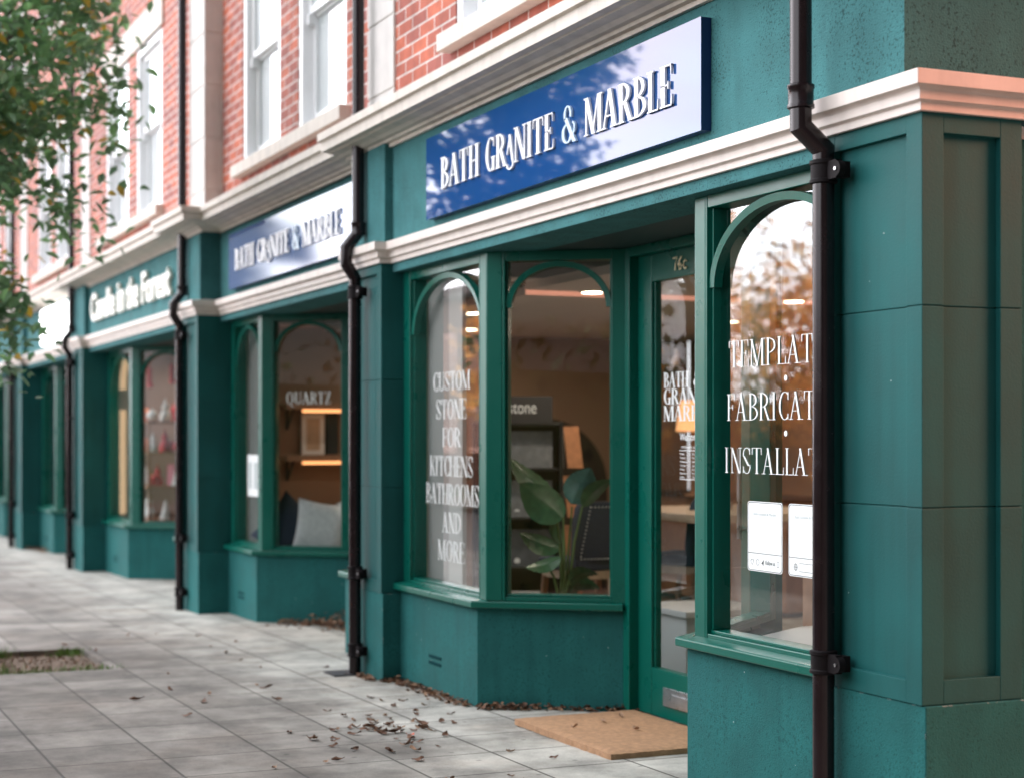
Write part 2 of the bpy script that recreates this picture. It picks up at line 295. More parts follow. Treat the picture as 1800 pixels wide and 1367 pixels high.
# ------------------------------------------------------------------ mesh helpers
class MB:
    def __init__(s): s.v = []; s.f = []
    def add(s, vs, fs):
        o = len(s.v); s.v += [tuple(x) for x in vs]; s.f += [tuple(i + o for i in f) for f in fs]; return s
    def box(s, a, b):
        (x0, y0, z0), (x1, y1, z1) = a, b
        vs = [(x0,y0,z0),(x1,y0,z0),(x1,y1,z0),(x0,y1,z0),(x0,y0,z1),(x1,y0,z1),(x1,y1,z1),(x0,y1,z1)]
        return s.add(vs, [(0,3,2,1),(4,5,6,7),(0,1,5,4),(1,2,6,5),(2,3,7,6),(3,0,4,7)])
    def lbox(s, F, u0, u1, n0, n1, z0, z1):
        vs = [F(u, n, z) for z in (z0, z1) for (u, n) in ((u0, n1), (u1, n1), (u1, n0), (u0, n0))]
        return s.add(vs, [(0,3,2,1),(4,5,6,7),(0,1,5,4),(1,2,6,5),(2,3,7,6),(3,0,4,7)])
    def prism(s, poly, z0, z1):
        n = len(poly)
        vs = [(x, y, z0) for x, y in poly] + [(x, y, z1) for x, y in poly]
        return s.add(vs, [tuple(range(n))[::-1], tuple(range(n, 2 * n))] + [(i, (i + 1) % n, (i + 1) % n + n, i + n) for i in range(n)])
    def tube(s, pts, r, n=16, caps=True, rs=None):
        pts = [Vector(p) for p in pts]; rings = []
        ref = Vector((0, 0, 1)) if abs((pts[1] - pts[0]).normalized().z) < .9 else Vector((1, 0, 0))
        for i, p in enumerate(pts):
            d = (pts[min(i + 1, len(pts) - 1)] - pts[max(i - 1, 0)]).normalized()
            if 0 < i < len(pts) - 1:
                d1 = (pts[i] - pts[i-1]).normalized(); d2 = (pts[i+1] - pts[i]).normalized(); d = (d1 + d2).normalized()
                k = 1 / max(d.dot(d1), .5)
            else: k = 1
            a = (ref - d * ref.dot(d))
            if a.length < 1e-4: a = Vector((0, 1, 0)) - d * d.y
            a.normalize(); b = d.cross(a)
            rr = rs[i] if rs else r
            # widen across the mitre only along the bend direction
            ring = []
            bend = None
            if 0 < i < len(pts) - 1 and k > 1.001:
                bend = (d2 - d1).normalized()
            for j in range(n):
                t = 2 * math.pi * j / n
                o = a * math.cos(t) * rr + b * math.sin(t) * rr
                if bend is not None: o += bend * (o.dot(bend)) * (k - 1)
                ring.append(p + o)
            rings.append(ring)
        vs = [x for r_ in rings for x in r_]; fs = []
        for i in range(len(rings) - 1):
            for j in range(n): fs.append((i*n + j, i*n + (j+1) % n, (i+1)*n + (j+1) % n, (i+1)*n + j))
        if caps: fs += [tuple(range(n))[::-1], tuple(range((len(rings)-1)*n, len(rings)*n))]
        return s.add(vs, fs)
    def lathe(s, c, prof, n=24):
        vs = []; fs = []
        for (r, z) in prof:
            for j in range(n): t = 2*math.pi*j/n; vs.append((c[0] + r*math.cos(t), c[1] + r*math.sin(t), c[2] + z))
        for i in range(len(prof) - 1):
            for j in range(n): fs.append((i*n+j, i*n+(j+1)%n, (i+1)*n+(j+1)%n, (i+1)*n+j))
        fs += [tuple(range(n))[::-1], tuple(range((len(prof)-1)*n, len(prof)*n))]
        return s.add(vs, fs)
    def sweep(s, path, prof, closed_ends=True):
        """prof: (out, z) list swept along a plan path; out is to the right of the walking direction"""
        P = [Vector(p) for p in path]; m = len(prof); vs = []; fs = []
        nr = []
        for i in range(len(P) - 1):
            d = (P[i+1] - P[i]).normalized(); nr.append(Vector((d.y, -d.x)))
        for i, p in enumerate(P):
            if i == 0: mv = nr[0]
            elif i == len(P) - 1: mv = nr[-1]
            else:
                b = (nr[i-1] + nr[i]); b.normalize(); mv = b / b.dot(nr[i])
            for (o, z) in prof: q = p + mv * o; vs.append((q.x, q.y, z))
        for i in range(len(P) - 1):
            for j in range(m): fs.append((i*m+j, i*m+(j+1)%m, (i+1)*m+(j+1)%m, (i+1)*m+j)[::-1])
        if closed_ends: fs += [tuple(range(m)), tuple(range((len(P)-1)*m, len(P)*m))[::-1]]
        return s.add(vs, fs)
    def build(s, name, material, parent=None, smooth=False, bevel=0, sharp=38):
        off = Vector(ROOT.get(parent.name, (0, 0, 0))) if parent else Vector((0, 0, 0))
        me = bpy.data.meshes.new(name)
        me.from_pydata([Vector(v) - off for v in s.v], [], s.f); me.validate()
        bmx = bmesh.new(); bmx.from_mesh(me)
        bmesh.ops.recalc_face_normals(bmx, faces=bmx.faces)
        bmx.to_mesh(me); bmx.free()
        ms = material if isinstance(material, (list, tuple)) else [material]
        for x in ms: me.materials.append(MATS[x])
        o = bpy.data.objects.new(name, me); col.objects.link(o)
        if parent: o.parent = parent; ROOT[o.name] = tuple(off)
        if smooth:
            for p in me.polygons: p.use_smooth = True
            try: me.set_sharp_from_angle(angle=R(sharp))
            except Exception: pass
        if bevel:
            b = o.modifiers.new('bevel', 'BEVEL'); b.width = bevel; b.segments = 2; b.limit_method = 'ANGLE'; b.angle_limit = R(35)
        return o
ROOT = {}
def thing(name, label, cat, loc=(0, 0, 0), group=None):
    o = bpy.data.objects.new(name, None); o.empty_display_size = .1; o.location = loc; col.objects.link(o)
    ROOT[o.name] = tuple(loc); tag(o, label, cat, group); return o
def tag(o, label, cat, group=None, kind=None):
    if label: o['label'] = label
    if cat: o['category'] = cat
    if group: o['group'] = group
    if kind: o['kind'] = kind
    return o
def frame(P, Q, z=0):
    P = Vector(P); Q = Vector(Q); u = (Q - P).normalized(); n = Vector((u.y, -u.x)); Lg = (Q - P).length
    return (lambda a, b, c: (P.x + u.x*a + n.x*b, P.y + u.y*a + n.y*b, c + z)), Lg
def gz(x): return max(-.5, min(.2, .0098 * (x + 9.3)))     # the street falls gently away from the corner

# ------------------------------------------------------------------ lettering: a condensed high-contrast serif alphabet
class Glyph:
    def __init__(s, st=.13, hl=.035, sf=.05): s.q = []; s.st = st; s.hl = hl; s.sf = sf
    def quad(s, a, b, c, d): s.q.append((a, b, c, d))
    def rect(s, x0, y0, x1, y1): s.quad((x0, y0), (x1, y0), (x1, y1), (x0, y1))
    def stem(s, x, w, y0=0, y1=1, ser=True, both=True):
        s.rect(x, y0, x + w, y1)
        if ser:
            for y in ((y0, y1 - s.hl) if both else (y0,)): s.rect(x - s.sf, y, x + w + s.sf, y + s.hl)
    def diag(s, x0, y0, x1, y1, w): s.quad((x0, y0), (x0 + w, y0), (x1 + w, y1), (x1, y1))
    def arc(s, cx, cy, rx, ry, tx, ty, a0, a1, n=14):
        pts = []
        for i in range(n + 1):
            t = R(a0 + (a1 - a0) * i / n); c, k = math.cos(t), math.sin(t)
            pts.append(((cx + rx*c, cy + ry*k), (cx + (rx - tx)*c, cy + (ry - ty)*k)))
        for (a, b), (c_, d) in zip(pts, pts[1:]): s.quad(a, c_, d, b)
def glyph(ch, st=.13, hl=.035):
    g = Glyph(st, hl); s, h, f = st, hl, .045
    def bowl(x, y0, y1, w): g.arc(x, (y0+y1)/2, w, (y1-y0)/2, s*.95, h, -90, 90)
    W = .5
    if ch == 'A': W = .56; g.diag(.02, 0, .25, 1, h*1.4); g.diag(.40, 0, .20, 1, s*1.05); g.rect(.10, .30, .40, .30+h); g.rect(-.05, 0, .13, h); g.rect(.32, 0, .60, h)
    elif ch == 'B': W = .46; g.stem(.05, s); bowl(.05+s*.6, .52-h, 1, .30); bowl(.05+s*.6, 0, .52, .36)
    elif ch == 'C': W = .46; g.arc(.29, .5, .27, .51, s, h, 55, 305); g.rect(.42, .72, .455, .99); g.rect(.42, .02, .455, .22)
    elif ch == 'D': W = .50; g.stem(.05, s); bowl(.05+s*.6, 0, 1, .42)
    elif ch == 'E': W = .42; g.stem(.05, s); g.rect(.05, 1-h, .40, 1); g.rect(.05, 0, .42, h); g.rect(.05, .5, .30, .5+h); g.quad((.365, 1), (.40, 1), (.40, .76), (.385, .76)); g.quad((.385, 0), (.42, 0), (.42, .27), (.405, .27)); g.rect(.28, .42, .305, .61)
    elif ch == 'F': W = .40; g.stem(.05, s); g.rect(.05, 1-h, .40, 1); g.rect(.05, .48, .30, .48+h); g.quad((.365, 1), (.40, 1), (.40, .74), (.385, .74)); g.rect(.28, .40, .305, .60)
    elif ch == 'G': W = .50; g.arc(.29, .5, .27, .51, s, h, 55, 300); g.rect(.42, .72, .455, .99); g.rect(.36, .0, .36+s*.9, .42); g.rect(.30, .42-h, .54, .42)
    elif ch == 'H': W = .56; g.stem(.05, s); g.stem(.52-s, s); g.rect(.05, .5, .5, .5+h)
    elif ch == 'I': W = .25; g.stem(.06, s)
    elif ch == 'K': W = .52; g.stem(.05, s); g.diag(.14, .42, .44, 1, h*1.3); g.diag(.40, 0, .20, .56, s); g.rect(.36, 1-h, .54, 1); g.rect(.34, 0, .58, h)
    elif ch == 'L': W = .40; g.stem(.05, s); g.rect(.05, 0, .40, h); g.quad((.365, 0), (.40, 0), (.40, .28), (.385, .28))
    elif ch == 'M': W = .70; g.rect(.05, 0, .05+h*1.3, 1); g.rect(-.01, 0, .16, h); g.diag(.31, 0, .03, 1, s); g.diag(.33, 0, .55, 1, h*1.3); g.rect(.56, 0, .56+s, 1); g.rect(.52, 0, .74, h); g.rect(-.02, 1-h, .14, 1); g.rect(.60, 1-h, .74, 1)
    elif ch == 'N': W = .56; g.rect(.06, 0, .06+h*1.3, 1); g.rect(0, 0, .17, h); g.diag(.42, 0, .03, 1, s*1.05); g.rect(.49, 0, .49+h*1.3, 1); g.rect(.42, 1-h, .60, 1); g.rect(-.02, 1-h, .12, 1)
    elif ch == 'O': W = .54; g.arc(.27, .5, .265, .515, s, h, 0, 360, 26)
    elif ch == 'P': W = .44; g.stem(.05, s); bowl(.05+s*.6, .44, 1, .34)
    elif ch == 'Q': W = .54; g.arc(.27, .5, .265, .515, s, h, 0, 360, 26); g.diag(.42, -.22, .25, .06, s*.8); g.rect(.44, -.22, .62, -.22+h)
    elif ch == 'R': W = .52; g.stem(.05, s); bowl(.05+s*.6, .46, 1, .32); g.diag(.40, 0, .20, .50, s); g.rect(.38, 0, .58, h)
    elif ch == 'S': W = .42; g.arc(.21, .74, .19, .27, s*.55, h, 30, 200); g.arc(.21, .26, .20, .27, s*.55, h, -150, 20); g.diag(.27, .30, .03, .68, s*1.15); g.rect(.36, .74, .39, .98); g.rect(.02, .02, .05, .28)
    elif ch == 'T': W = .48; g.stem(.24-s/2, s, both=False); g.rect(0, 1-h, .48, 1); g.quad((0, 1), (.035, 1), (.02, .74), (0, .74)); g.quad((.445, 1), (.48, 1), (.48, .74), (.46, .74))
    elif ch == 'U': W = .56; g.rect(.07, .25, .07+s, 1); g.rect(.01, 1-h, .13+s, 1); g.arc(.28, .27, .21, .285, s*.8, h*1.2, 180, 360); g.rect(.49-h*1.2, .25, .49, 1); g.rect(.40, 1-h, .56, 1)
    elif ch == 'Z': W = .46; g.diag(.02, 0, .31, 1, s); g.rect(.03, 1-h, .44, 1); g.rect(.02, 0, .45, h); g.rect(.03, .78, .06, 1); g.rect(.42, 0, .45, .25)
    elif ch == '&': W = .62; g.arc(.27, .76, .17, .25, s*.6, h*1.3, -20, 215); g.arc(.25, .26, .24, .27, s*.85, h*1.3, 60, 352); g.diag(.50, -.02, .12, .68, s*1.1); g.arc(.40, .36, .20, .22, h*1.6, h*1.6, -80, 60)
    elif ch == 'a':  # the small raised A that hooks under its neighbour in the logo
        W = .32; g.diag(.0, .30, .14, .86, h*1.3); g.diag(.26, .05, .10, .86, s*.75); g.rect(.05, .50, .25, .50+h); g.arc(.16, .02, .19, .18, s*.5, h*1.3, 185, 380)
    elif ch == '.': W = .2; g.arc(.08, .5, .05, .05, .049, .049, 0, 360, 10)
    elif ch == ' ': W = .26
    return g, W
def text_quads(txt, st=.13, hl=.035, sp=.06):
    x = 0; qs = []
    for ch in txt:
        g, W = glyph(ch, st, hl)
        qs.append((ch, [[(px + x, py) for px, py in q] for q in g.q])); x += W + sp
    return qs, x - sp
def write(F, txt, u0, u1, z0, z1, n0, n1, st=.13, hl=.035, sp=.06, span=None):
    """raised letters between u0..u1 and z0..z1 in the frame F, standing from n0 out to n1"""
    qs, Wd = text_quads(txt, st, hl, sp); k = (u1 - u0) / Wd; mb = MB(); c = 0
    for i, (ch, q4) in enumerate(qs):
        if span and not span[0] <= i < span[1]: continue
        for q in q4:
            c += 1; n2 = n1 + (c % 5) * .00025
            vs = [F(u0 + a*k, n0, z0 + b*(z1 - z0)) for a, b in q] + [F(u0 + a*k, n2, z0 + b*(z1 - z0)) for a, b in q]
            mb.add(vs, [(0,1,2,3),(7,6,5,4),(0,4,5,1),(1,5,6,2),(2,6,7,3),(3,7,4,0)])
    return mb
def font_text(txt, F, u0, u1, z0, n, material, parent, name, height, depth=.0008, shear=0, bold=0):
    """small sans lettering from Blender's own font, turned into a mesh"""
    cu = bpy.data.curves.new(name, 'FONT'); cu.body = txt; cu.size = 1; cu.extrude = 0; cu.shear = shear; cu.offset = bold
    t = bpy.data.objects.new('tmp', cu); col.objects.link(t); bpy.context.view_layer.update()
    me = t.evaluated_get(bpy.context.evaluated_depsgraph_get()).to_mesh()
    vs = [v.co.copy() for v in me.vertices]; fs = [tuple(p.vertices) for p in me.polygons]
    bpy.data.objects.remove(t); bpy.data.curves.remove(cu)
    x0 = min(v.x for v in vs); x1 = max(v.x for v in vs); hmax = max(v.y for v in vs)
    mb = MB(); k = (u1 - u0) / (x1 - x0); kz = height / hmax
    V = [F(u0 + (v.x - x0)*k, n, z0 + v.y*kz) for v in vs]
    if depth > .002:
        m = len(V); V2 = [F(u0 + (v.x - x0)*k, n + depth, z0 + v.y*kz) for v in vs]
        edges = {}
        for f in fs:
            for a, b in zip(f, f[1:] + f[:1]): edges[(a, b)] = 1
        side = [(a, b, b + m, a + m) for (a, b) in edges if (b, a) not in edges]
        mb.add(V + V2, [tuple(i + m for i in f) for f in fs] + side)
    else: mb.add(V, fs)
    return mb.build(name, material, parent)

# ------------------------------------------------------------------ ground
def strip(name, y0, y1, z, material, x0=-150, x1=60, dz=0, n=60):
    mb = MB(); vs = []; fs = []
    for i in range(n + 1):
        x = x0 + (x1 - x0) * i / n
        vs += [(x, y0, gz(x) + z), (x, y1, gz(x) + z)]
    for i in range(n): fs.append((2*i, 2*i+2, 2*i+3, 2*i+1))
    o = mb.add(vs, fs).build(name, material); tag(o, None, None, kind='structure'); return o
# pavement with the square tree pit left open
PIT = (-11.72, .35, -10.52, 1.96)
def pavement():
    mb = MB(); xs = [-150 + i*2.0 for i in range(70)] + [PIT[0]] + [PIT[2]] + [-8 + i*2.0 for i in range(30)]
    xs = sorted(set(xs)); ys = [-1.6, PIT[1], PIT[3], 9.0]
    idx = {}; vs = []
    for i, x in enumerate(xs):
        for j, y in enumerate(ys): idx[i, j] = len(vs); vs.append((x, y, gz(x)))
    fs = []
    for i in range(len(xs) - 1):
        for j in range(3):
            if j == 1 and xs[i] >= PIT[0] - 1e-6 and xs[i+1] <= PIT[2] + 1e-6: continue
            fs.append((idx[i, j], idx[i+1, j], idx[i+1, j+1], idx[i, j+1]))
    mb.add(vs, fs)
    g = gz(-11)
    for (a, b) in (((PIT[0], PIT[1]), (PIT[2], PIT[1])), ((PIT[2], PIT[1]), (PIT[2], PIT[3])), ((PIT[2], PIT[3]), (PIT[0], PIT[3])), ((PIT[0], PIT[3]), (PIT[0], PIT[1]))):
        mb.add([(a[0], a[1], gz(a[0])), (b[0], b[1], gz(b[0])), (b[0], b[1], g - .12), (a[0], a[1], g - .12)], [(0, 1, 2, 3)])
    o = mb.build('pavement', 'paving'); tag(o, None, None, kind='structure')
pavement()
strip('kerb', -1.75, -1.6, .001, 'paving')
strip('road', -13, -1.2, -.11, 'asphalt')
strip('far_pavement', -12, -8.6, 0, 'paving')
strip('ground', -160, -12, -.01, 'hedge_leaf', -260, 160)
strip('side_street', 8.9, 120, -.004, 'asphalt', -4.1, 160)

# ------------------------------------------------------------------ buildings
YP = 3.245                           # front plane of the pilasters
CORN_LO = [(0, 2.395), (.018, 2.395), (.018, 2.420), (.034, 2.426), (.034, 2.455), (.040, 2.462), (.062, 2.466), (.062, 2.512), (0, 2.520)]
CORN_HI = [(0, 3.062), (.022, 3.062), (.022, 3.082), (.050, 3.084), (.056, 3.098), (.085, 3.100), (.110, 3.112), (.165, 3.117), (.168, 3.124), (.215, 3.124), (.215, 3.182), (.238, 3.186), (.238, 3.232), (0, 3.262)]
SILL = [(-.02, 0), (.042, .004), (.044, .010), (.044, .036), (.038, .040), (-.02, .048)]

def panel_shaft(mb, x0, x1, y, z0, z1, back, m=.08, rec=.022, pz0=.07, pz1=.055, back_r=None):
    """pilaster front with a sunk panel, built of three courses with open joints"""
    br_ = back_r or back
    cuts = [z0] + [z for z in (z0 + .605, z0 + 1.225) ] + [z1]
    for a, c in zip(cuts, cuts[1:]):
        a2 = a + (.002 if a > z0 else 0); c2 = c - (.002 if c < z1 else 0)
        mb.box((x0, y, a2), (x0 + m, back, c2)); mb.box((x1 - m, y, a2), (x1, br_, c2))
        mb.box((x0 + m, y + rec, a2), (x1 - m, back, c2))
    mb.box((x0 + m, y + .0008, z0), (x1 - m, y + rec + .004, z0 + pz0)); mb.box((x0 + m, y + .0008, z1 - pz1), (x1 - m, y + rec + .004, z1))
    mb.box((x0 + .005, y + .005, z0 + .01), (x0 + m - .003, back - .004, z1 - .01)); mb.box((x1 - m + .003, y + .005, z0 + .01), (x1 - .005, br_ - .004, z1 - .01)); mb.box((x0 + m + .003, y + rec + .005, z0 + .01), (x1 - m - .003, back - .004, z1 - .01))

def window_unit(b, P, Q, z0, z1, jl, jr, name='shop_window', arch=True, gs=.055):
    """one timber shop window from plan point P to Q: frame, arched bar and pane"""
    F, W = frame(P, Q)
    mb = MB()
    mb.lbox(F, 0, jl, -.10, 0, z0, z1); mb.lbox(F, W - jr, W, -.10, 0, z0, z1)
    mb.lbox(F, jl, W - jr, -.10, -.002, z1 - .05, z1 ); mb.lbox(F, jl, W - jr, -.10, -.002, z0, z0 + .022)
    mb.lbox(F, jl, W - jr, -.10, -.018, z0 + .022, z0 + .036)
    # slim glazing bead round the opening
    mb.lbox(F, jl, jl + .012, -.10, -.022, z0 + .036, z1 - .05); mb.lbox(F, W - jr - .012, W - jr, -.10, -.022, z0 + .036, z1 - .05)
    fr = mb.build(name, 'green_joinery', b, bevel=.003)
    g = MB(); g.add([F(jl, -gs, z0 + .02), F(W - jr, -gs, z0 + .02), F(W - jr, -gs, z1 - .05), F(jl, -gs, z1 - .05)], [(0, 1, 2, 3)])
    g.build('pane', 'shop_glass', fr)
    if arch:
        u0, u1 = jl, W - jr; cx = (u0 + u1)/2; rx = (u1 - u0)/2; top = z1 - .052; rz = min(rx * .86, .31); cz = top - rz; a = MB(); n = 28; t = .030
        vs = []; fs = []
        for i in range(n + 1):
            th = math.pi * i / n; c, s_ = math.cos(th), math.sin(th)
            for (k, nn) in ((0, -.014), (1, -.014), (1, -.052), (0, -.052)):
                vs.append(F(cx + (rx - k*t)*c, nn + (0 if k else .004), cz + (rz - k*t)*s_))
        for i in range(n):
            for j in range(4): fs.append((4*i+j, 4*i+(j+1)%4, 4*i+4+(j+1)%4, 4*i+4+j))
        fs += [(0, 1, 2, 3), (4*n+3, 4*n+2, 4*n+1, 4*n)]
        a.add(vs, fs).build('arch_bar', 'green_joinery', fr, smooth=True)
    return fr, F, W

def building(name, label, XL, XR, pw, C1, C2, Yfas, Yris, Ybrick, zs, corner=False, upwin=(), lintel=True, sill_span=None, door_text=False, tan='tan_wall', back=8.0):
    """one house of the terrace: left pilaster XL-pw..XL, shop bay XL..XR, brick storey above"""
    b = thing(name, label, 'shop building', (XL, YP, gz(XL)))
    XLL = XL - pw; g = gz(XL); g2 = gz(XR); XE = XR + (.543 if corner else 0)
    zp = g + .505
    # pilasters (left one belongs to this house, and the corner one too)
    sh = MB(); panel_shaft(sh, XLL, XL, YP, zp, 2.395, Yris + .10)
    sh.build('pilaster', 'teal_paint', b, bevel=.002)
    pl = MB().box((XLL - .008, YP + .006, g - .3), (XL + .008, Yris + .10, zp - .002)); pl.build('plinth', 'teal_render', b, bevel=.004)
    if corner:
        zq = .578
        sh = MB(); panel_shaft(sh, XR, XE, YP, zq, 2.395, YP + .3, m=.079, back_r=3.327)
        sh.build('pilaster', 'teal_paint', b, bevel=.002)
        # return face looking along the side street, with the same sunk panel
        X = XE; side = MB(); cz_ = [zq, zq + .605, zq + 1.225, 2.395]
        for a, c in zip(cz_, cz_[1:]):
            a2 = a + (.002 if a > zq else 0); c2 = c - (.002 if c < 2.39 else 0)
            side.box((X - .075, 3.3272, a2), (X - .022, 3.545, c2)); side.box((X - .075, 3.545, a2), (X, 3.63, c2))
        side.box((X - .024, 3.3272, zq + .0), (X - .0006, 3.545, zq + .075)); side.box((X - .024, 3.3272, 2.335), (X - .0006, 3.545, 2.395)); side.box((X - .074, 3.33, zq), (X - .027, 3.54, 2.39)); side.box((X - .074, 3.55, zq), (X - .005, 3.625, 2.39))
        side.build('side_pilaster', 'teal_paint', b, bevel=.002)
        MB().box((XR - .006, YP + .006, -.3), (XE + .010, 3.64, zq - .002)).build('plinth', 'teal_render', b, bevel=.004)
        MB().box((XR + .1, 3.62, -.3), (XE - .06, 9, 2.395)).build('side_wall', 'teal_render', b)
        up = MB().box((XR, YP + .02, 2.50), (XE - .115, 9, 3.09)); up.build('upper_pilaster', 'fascia_lit_render', b)
        MB().box((XR + .2, Ybrick, 3.2), (XE - .10, 9, 9.5)).build('brick_return', 'red_brick', b)
    # fascia: plaster band with the upper part of the pilaster standing proud
    fz = MB().box((XL, Yfas, 2.345), (XR, Yfas + .30, 3.10)); fz.build('fascia', 'fascia_lit_render', b, bevel=.003)
    MB().box((XLL, YP + .02, 2.45), (XL, Yfas + .25, 3.09)).build('upper_pilaster', 'fascia_lit_render', b, bevel=.006)
    # mouldings
    path = [(XLL, Yfas + .1), (XLL, YP), (XL, YP), (XL, Yfas), (XR, Yfas)]
    if corner: path += [(XR, YP), (XE, YP), (XE, 9)]
    MB().sweep(path, CORN_LO).build('lower_cornice', 'cream_paint', b, bevel=.002)
    if Ybrick - YP > .12: path = [(XLL, Ybrick - .08), (XLL, YP + .02), (XL + .12, YP + .02), (XL + .12, Ybrick), (XR - .02, Ybrick)]
    else: path = [(XLL - (.15 if corner else -.03), Ybrick), (XR + (.45 if corner else 0), Ybrick)]
    if corner: path += [(XR + .45, 9)]
    MB().sweep(path, CORN_HI).build('upper_cornice', 'cream_stone', b, bevel=.002)
    # brick storey, cut round its windows
    ztop = 9.5; wl = sorted(upwin); zb, zt = 3.51, 5.15
    br = MB(); xa = XLL; y0, y1 = Ybrick + .004, Ybrick + .30
    xe = XR + (.3 if corner else 0)
    br.box((xa, y0, 3.20), (xe, y1, zb)); br.box((xa, y0, zt), (xe, y1, 6.4)); br.box((xa, y0, 8.0), (xe, y1, ztop))
    cur = xa
    for (a, c) in wl: br.box((cur, y0, zb), (a, y1, zt)); br.box((cur, y0, 6.4), (a, y1, 8.0)); cur = c
    br.box((cur, y0, zb), (xe, y1, zt)); br.box((cur, y0, 6.4), (xe, y1, 8.0))
    br.build('brick_wall', 'red_brick', b)
    if wl:
        s0, s1 = sill_span if sill_span else (wl[0][0] - .08, wl[-1][1] + .08)
        MB().box((s0, Ybrick - .075, 3.42), (s1, Ybrick + .1, 3.512)).build('window_sill', 'cream_stone', b, bevel=.004)
        MB().box((s0, Ybrick - .018, 5.15), (s1, Ybrick + .02, 5.43)).build('lintel', 'cream_stone', b, bevel=.004)
        MB().box((s0, Ybrick - .075, 6.31), (s1, Ybrick + .1, 6.402)).build('window_sill', 'cream_stone', b)
    for (a, c) in wl:
        for (za, zc) in ((3.514, 5.148), (6.404, 7.998)):
            y = Ybrick + .012; zm = za + (zc - za) * .5; fr = MB()
            fr.box((a, y, za), (a + .075, y + .2, zc)); fr.box((c - .075, y, za), (c, y + .2, zc)); fr.box((a + .075, y + .001, zc - .075), (c - .075, y + .2, zc)); fr.box((a + .075, y + .001, za), (c - .075, y + .2, za + .05))
            # upper sash stands forward of the lower sash
            fr.box((a + .075, y + .045, zm), (a + .135, y + .085, zc - .075)); fr.box((c - .135, y + .045, zm), (c - .075, y + .085, zc - .075)); fr.box((a + .135, y + .046, zm), (c - .135, y + .085, zm + .05)); fr.box((a + .135, y + .046, zc - .13), (c - .135, y + .085, zc - .075))
            fr.box((a + .075, y + .08, za + .05), (a + .135, y + .12, zm + .03)); fr.box((c - .135, y + .08, za + .05), (c - .075, y + .12, zm + .03)); fr.box((a + .135, y + .081, za + .05), (c - .135, y + .12, za + .13)); fr.box((a + .135, y + .081, zm - .02), (c - .135, y + .12, zm + .03))
            for sx in (a + .076, c - .134): fr.box((sx, y + .03, zm - .07), (sx + .058, y + .088, zm - .001))
            f = fr.build('sash_window', 'white_frame', b, bevel=.003)
            MB().box((a + .13, y + .060, zm + .04), (c - .13, y + .063, zc - .12)).box((a + .13, y + .098, za + .12), (c - .13, y + .101, zm)).build('pane', 'sash_glass', f)
            MB().box((a + .13, y + .067, zm + .04), (c - .13, y + .071, zc - .12)).box((a + .13, y + .106, za + .12), (c - .13, y + .11, zm)).build('blind', 'blind_white', f)
    # stone quoin pier above the pilaster
    q = MB(); zq = 3.255; qx0, qx1 = XLL + .13, XL + .045
    yq = (YP + .025) if Ybrick - YP > .12 else Ybrick - .012
    if Ybrick - YP > .12: qx0, qx1 = XLL + .16, XL + .13
    first = True
    for k in range(16):
        za = 3.40 + .425 * (k - 1) + .006; zb_ = 3.40 + .425 * k - .006
        q.box((qx0, yq, max(za, zq)), (qx1, Ybrick + .05, zb_))
    q.box((qx0 + .008, yq + .008, zq), (qx1 - .008, Ybrick + .04, 9.4))
    q.build('quoin_pier', 'pier_stone', b, bevel=.006)
    # ---- shop bay: stall riser, sill, windows, door
    sv = Vector((.467, .609)).normalized() * .767
    d1 = (C1 + sv.x, Yris + sv.y); d2 = (C2 - sv.x, Yris + sv.y); Yd = d1[1] + .045
    rz = zs - .03
    ris = MB()
    ris.prism([(XL - .01, Yris), (C1, Yris), d1, (d1[0] - .10, d1[1] + .03), (C1 - .09, Yris + .13), (XL - .01, Yris + .13)], g - .3, rz)
    o1 = ris.build('stall_riser', 'teal_render', b, bevel=.003)
    ris = MB(); dz = .045 if corner else 0
    ris.prism([(C2, Yris), (XR + .01, Yris), (XR + .01, Yris + .13), (C2 + .09, Yris + .13), (d2[0] + .10, d2[1] + .03), d2], g - .3, rz + dz)
    ris.build('stall_riser', 'teal_render', b, bevel=.003)
    MB().sweep([(XL - .005, Yris), (C1, Yris), (d1[0], d1[1])], [(a, z + zs - .032) for a, z in SILL]).build('window_ledge', 'green_joinery', b, bevel=.003)
    MB().sweep([(d2[0], d2[1]), (C2, Yris), (XR + .005, Yris)], [(a, z + zs - .032 + dz) for a, z in SILL]).build('window_ledge', 'green_joinery', b, bevel=.003)
    # air bricks
    for xv in ((XL + (C1 - XL) * .47,) if not corner else (XL + .56,)):
        v = MB(); zv = g + .155
        for k in range(2): v.box((xv - .09, Yris - .004, zv + k*.035), (xv + .09, Yris + .02, zv + .017 + k*.035))
        v.build('air_vent', 'black_rack' if False else 'teal_dark', b)
    Yf = Yris + .02; zt_ = 2.345
    off = .045
    c1 = (C1 + .070, Yf); c2 = (C2 + .022, Yf); e1 = (d1[0] + .02, d1[1]); e2 = (d2[0] - .02, d2[1])
    zw = zs + .010
    wins = {}
    wins['L'] = window_unit(b, (XL, Yf), (c1[0] - .085, Yf), zw, zt_, .105, .012)
    wins['R'] = window_unit(b, (c2[0] + .085, Yf), (XR, Yf), zw + dz, zt_, .012, .03)
    u1 = (Vector(e1) - Vector(c1)).normalized()
    pa = Vector(c1) + u1 * .085
    wins['SL'] = window_unit(b, tuple(pa), e1, zw, zt_, .014, .075)
    u2 = (Vector(c2) - Vector(e2)).normalized(); pb = Vector(c2) - u2 * .085
    wins['SR'] = window_unit(b, e2, tuple(pb), zw + dz, zt_, .075, .014)
